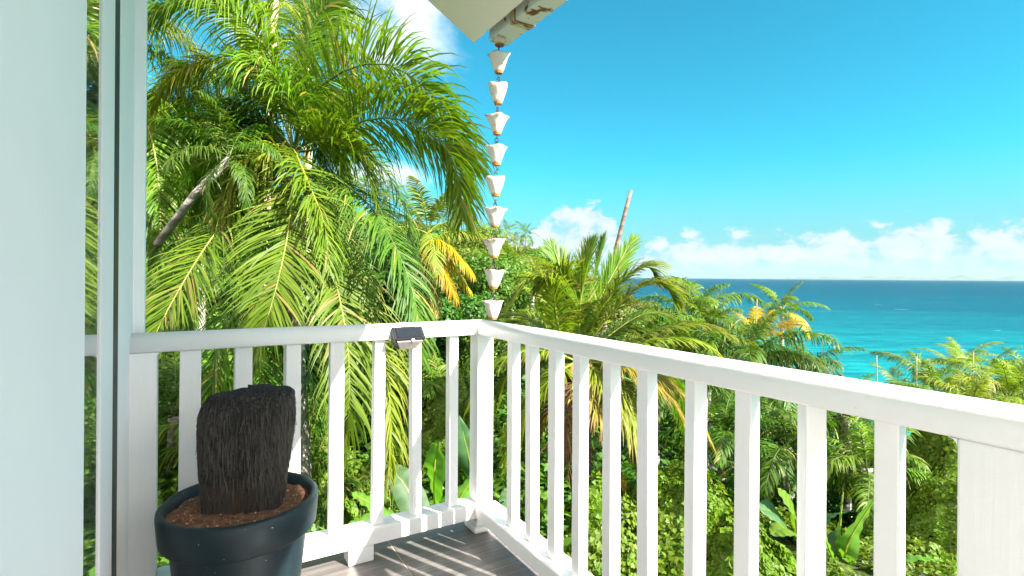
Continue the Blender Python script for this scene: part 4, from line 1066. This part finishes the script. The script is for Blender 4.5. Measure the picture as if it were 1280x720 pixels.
# small palms on the far ridge
for i, (px, py, Y, ln) in enumerate(((620, 282, 95, 2.9), (633, 290, 80, 3.4), (657, 292, 88, 3.4), (645, 305, 70, 3.0), (628, 310, 66, 3.0), (470, 240, 60, 3.6), (455, 232, 62, 3.2), (700, 335, 60, 3), (484, 246, 58, 3.2), (675, 330, 62, 3.2), (440, 226, 66, 3.2), (735, 330, 80, 3.4), (560, 262, 60, 3.2))):
    palm('coconut_palm', P(px, py, Y), 'coconut', ['small palm on the far ridge just left of the rain chain', 'tufted palm on the far ridge touching the right of the chain cups', 'rightmost palm standing clear on the far ridge against the cloud', 'yellowish palm below the far ridge line right of the chain', 'low ridge palm directly behind the rain chain', 'small hill palm seen under the arching frond', 'second hill palm seen under the arching frond, up slope', 'hillside palm left of the near coconut palm top', 'third hill palm under the arching frond, down slope', 'hillside palm in the wood below the cloud', 'highest hill palm under the arching frond', 'far hill palm behind the upright coconut fronds', 'far palm behind the yellow fronded coconut palm'][i],
         n=14, length=ln*.85, lod=2, mats=(['palm_green', 'palm_lime', 'palm_dark'][i % 3], 'rachis_g'), seed=60+i)

# undergrowth over the slope
def slope_normal(x, y):
    e = .1; return np.stack([-(terr(x+e, y)-terr(x-e, y))/(2*e), -(terr(x, y+e)-terr(x, y-e))/(2*e), np.ones_like(x)], -1)
def mound(x, y):
    h = np.zeros_like(x)
    for (mx, my, rx, ry, hh) in MOUNDS: h = np.maximum(h, hh*np.exp(-(((x-mx)/rx)**2+((y-my)/ry)**2)**1.05))
    return h+h*(.10*np.sin(x*4.3+y)*np.sin(y*3.7+1)+.06*np.sin(x*9.1)*np.sin(y*8.3+x*2))
MOUNDS = []
def addm(px, py, Y, rx, ry):
    p_ = P(px, py, Y); MOUNDS.append((p_.x, p_.y, rx*1.5, ry*1.35, max(.1, p_.z-th(p_.x, p_.y))))
addm(850, 600, 6.4, .50, .7); addm(745, 625, 6.0, .40, .6); addm(925, 655, 5.6, .35, .5); addm(655, 640, 6.6, .4, .5)
addm(565, 470, 9.0, .5, .7); addm(1175, 545, 8.6, .5, 1.0); addm(1195, 620, 7.4, .45, .6); addm(400, 560, 6.6, .5, .8); addm(280, 590, 6.6, .6, .8); addm(1250, 560, 9.0, .9, 1.0)
n = 230000
x = g.uniform(-4, 9, n); y = g.uniform(3.3, 12, n)
bmp = .16*np.sin(x*2.7+1)*np.sin(y*3.1)+.10*np.sin(x*6.1+y*2)+.07*np.sin(y*8+x*3)
h0 = mound(x, y); z = terr(x, y)+h0+bmp+g.uniform(-.22, .08, n)
e = .08
gxn = -(mound(x+e, y)-mound(x-e, y))/(2*e); gyn = -(mound(x, y+e)-mound(x, y-e))/(2*e)
steep = np.sqrt(1+gxn**2+gyn**2)
keep = g.random(n) < np.minimum(1, steep/2.0)
# more leaves on the steep sides
nv = np.stack([gxn, gyn, np.ones_like(x)], -1)
vine = leaves_mesh('creeping_vines', np.stack([x, y, z], -1)[keep], nv[keep], .054, g, heart=True)
tag(link('creeping_vines', vine, M['vine']), 'bright green creeping vine leaves covering the bank below the balcony', 'vines', kind='stuff')
ms = []
for (mx, my, rx, ry, hh) in MOUNDS:
    k = int(26000*rx*(max(hh, .5)**.7)); xx = mx+g.normal(0, rx*.75, k); yy = my+g.normal(0, ry*.75, k)
    zz = terr(xx, yy)+mound(xx, yy)*g.uniform(.94, 1.02, k)+.12*np.sin(xx*5)*np.sin(yy*6)+.10*np.sin(xx*11+yy*3)*np.sin(yy*9)+.06*np.sin(xx*23)*np.sin(yy*19+xx*4); ms.append(np.stack([xx, yy, zz], -1))
ms = np.vstack(ms); xx, yy = ms[:, 0], ms[:, 1]
nv = np.stack([-(mound(xx+e, yy)-mound(xx-e, yy))/(2*e), -(mound(xx, yy+e)-mound(xx, yy-e))/(2*e), np.ones_like(xx)], -1)
tag(link('vine_mounds', leaves_mesh('vine_mounds', ms, nv, .054, g, heart=True), M['vine']), 'dense heart leaved vines heaped over shrubs below the railing', 'vines', kind='stuff')
print('mound leaves', len(ms))
# shrubby undergrowth farther down the slope
n = 90000; y = 9+60*g.random(n)**1.6; x = g.uniform(-.95, 1.05, n)*y; z = terr(x, y)+g.random(n)**2*(.5+y*.03)
tag(link('undergrowth', leaves_mesh('undergrowth', np.stack([x, y, z], -1), slope_normal(x, y), .16+y*.008, g), M['bush_dark']), 'dark leafy undergrowth covering the slope between the palms', 'undergrowth', kind='stuff')
n = 60000; y = 3.0+11*g.random(n); x = g.uniform(-1.1, .1, n)*y; z = terr(x, y)+.15+g.random(n)*1.0*(.5+.5*np.sin(x*1.7+y*1.1))
tag(link('undergrowth', leaves_mesh('undergrowth', np.stack([x, y, z], -1), slope_normal(x, y), .17, g), M['bush']), 'low leafy shrubs filling the garden close below the balcony', 'undergrowth', kind='stuff')

# banana plants
def banana_leaf(base, mid, tip, width, g, m_, parent, twist=0):
    path = catmull([base, mid, tip], 26); T_ = nrm(np.gradient(path, axis=0))
    B_ = nrm(np.cross(T_, np.array([0, 0, 1.]))); N_ = np.cross(B_, T_)
    cs, sn = math.cos(twist), math.sin(twist); B_, N_ = B_*cs+N_*sn, N_*cs-B_*sn
    V = []; Q = []; cols = 9; rnd = []
    for i in range(26):
        f = i/25; wv = width*.5*(math.sin(math.pi*min(1, f*1.02)**.8)**.55 if 0 < f < 1 else .02)
        for c_ in range(cols):
            v_ = -1+2*c_/(cols-1)
            q_ = path[i]+B_[i]*v_*wv+N_[i]*(.28*abs(v_)*wv-.14*wv*v_*v_*2+.012*math.sin(i*1.9+v_*2)*abs(v_))
            V.append(q_); rnd.append(.5+.35*math.sin(i*2.2))
    for i in range(25):
        for c_ in range(cols-1): a_ = i*cols+c_; Q.append((a_, a_+1, a_+cols+1, a_+cols))
    me = quad_mesh('leaf', V, Q, {'rnd': rnd, 'along': [0]*len(V)}, smooth=True)
    lf = link('leaf', me, M[m_], parent)
    b = bmesh.new(); tube_bm(b, [tuple(path[k]-N_[k]*.004) for k in range(0, 26, 3)], [.014*(1-k/12) for k in range(9)], 5); bmobj('midrib', b, M['rachis'], lf)
def banana(label, bpx, leaves):
    p0 = P(*bpx); base = Vector((p0.x, p0.y, th(p0.x, p0.y)-.1)); r = empty('banana_plant', base, 0, label, 'banana plant')
    b = bmesh.new(); tube_bm(b, [Vector((0, 0, 0)), (p0-base)*.6, p0-base], [.09, .075, .05], 10); bmobj('stem', b, M['rachis_g'], r, True)
    for a_, m1, t1, w_, mm, tw in leaves:
        banana_leaf(tuple(P(*a_)-base), tuple(P(*m1)-base), tuple(P(*t1)-base), w_, g, mm, r, tw)
banana('banana plant with broad pale green leaves left of the corner post', (555, 700, 5.0), [
    ((555, 700, 4.9), (545, 620, 4.5), (548, 550, 4.4), .36, 'banana', 1.25),
    ((560, 690, 5.0), (575, 625, 4.8), (606, 585, 4.8), .36, 'banana', .6),
    ((545, 700, 4.8), (480, 640, 4.6), (440, 615, 4.5), .26, 'banana', .2),
    ((545, 700, 5.2), (510, 610, 5.4), (480, 580, 5.5), .30, 'banana_dark', .6),
    ((550, 700, 4.7), (500, 650, 4.3), (430, 660, 4.1), .28, 'banana', .2),
    ((560, 690, 5.2), (590, 600, 5.5), (575, 520, 5.6), .30, 'banana_dark', 1.1)])
banana('banana plant with dark blue green leaves behind the middle balusters', (1000, 700, 7.2), [
    ((1000, 690, 7.2), (975, 645, 7.0), (950, 635, 6.9), .42, 'banana_dark', .6),
    ((1000, 690, 7.2), (995, 640, 7.0), (973, 610, 6.9), .30, 'banana', .9),
    ((1000, 690, 7.2), (985, 660, 6.8), (965, 668, 6.7), .34, 'banana', .3),
    ((1000, 700, 7.2), (1030, 650, 7.4), (1060, 640, 7.5), .40, 'banana_dark', .5),
    ((1000, 700, 7.2), (975, 690, 6.8), (950, 700, 6.6), .30, 'banana', .2)])
banana('banana plant with one upright bright leaf behind the last balusters', (1058, 740, 6.6), [
    ((1058, 730, 6.6), (1062, 680, 6.4), (1098, 618, 6.3), .26, 'banana', .9),
    ((1058, 730, 6.6), (1052, 670, 6.6), (1056, 610, 6.7), .34, 'banana_dark', 1.3),
    ((1058, 730, 6.5), (1040, 690, 6.3), (1030, 660, 6.2), .24, 'banana', .7),
    ((1058, 735, 6.5), (1085, 710, 6.3), (1110, 705, 6.2), .30, 'banana', .4),
    ((1058, 735, 6.5), (1030, 720, 6.2), (1005, 735, 6.1), .30, 'banana', .2),
    ((1058, 735, 6.5), (1130, 700, 6.1), (1180, 700, 6.0), .26, 'banana', .2)])
banana('banana plant low behind the first sea side balusters', (655, 690, 6.2), [
    ((655, 690, 6.2), (680, 640, 6.0), (705, 620, 5.9), .30, 'banana', .6),
    ((655, 690, 6.2), (640, 640, 6.1), (632, 610, 6.1), .28, 'banana_dark', 1.0),
    ((655, 690, 6.2), (690, 660, 6.0), (720, 650, 5.9), .30, 'banana_dark', .3)])

# sea air: one closed box of thin haze round everything
bm = bmesh.new(); box(bm, -95000, 95000, -2000, 95000, SEA-1, 1500, 0)
mh = bpy.data.materials.new('sea_haze'); mh.use_nodes = True; mh.node_tree.nodes.clear()
pv = mh.node_tree.nodes.new('ShaderNodeVolumePrincipled'); pv.inputs['Color'].default_value = (.42, .60, .70, 1); pv.inputs['Density'].default_value = HAZE
ho = mh.node_tree.nodes.new('ShaderNodeOutputMaterial'); mh.node_tree.links.new(pv.outputs[0], ho.inputs['Volume'])
tag(bmobj('haze', bm, mh), kind='stuff')

print('tris approx', sum(len(o.data.polygons)*2 for o in bpy.data.objects if o.type == 'MESH'), 'unique', sum(len(m_.polygons)*2 for m_ in bpy.data.meshes))
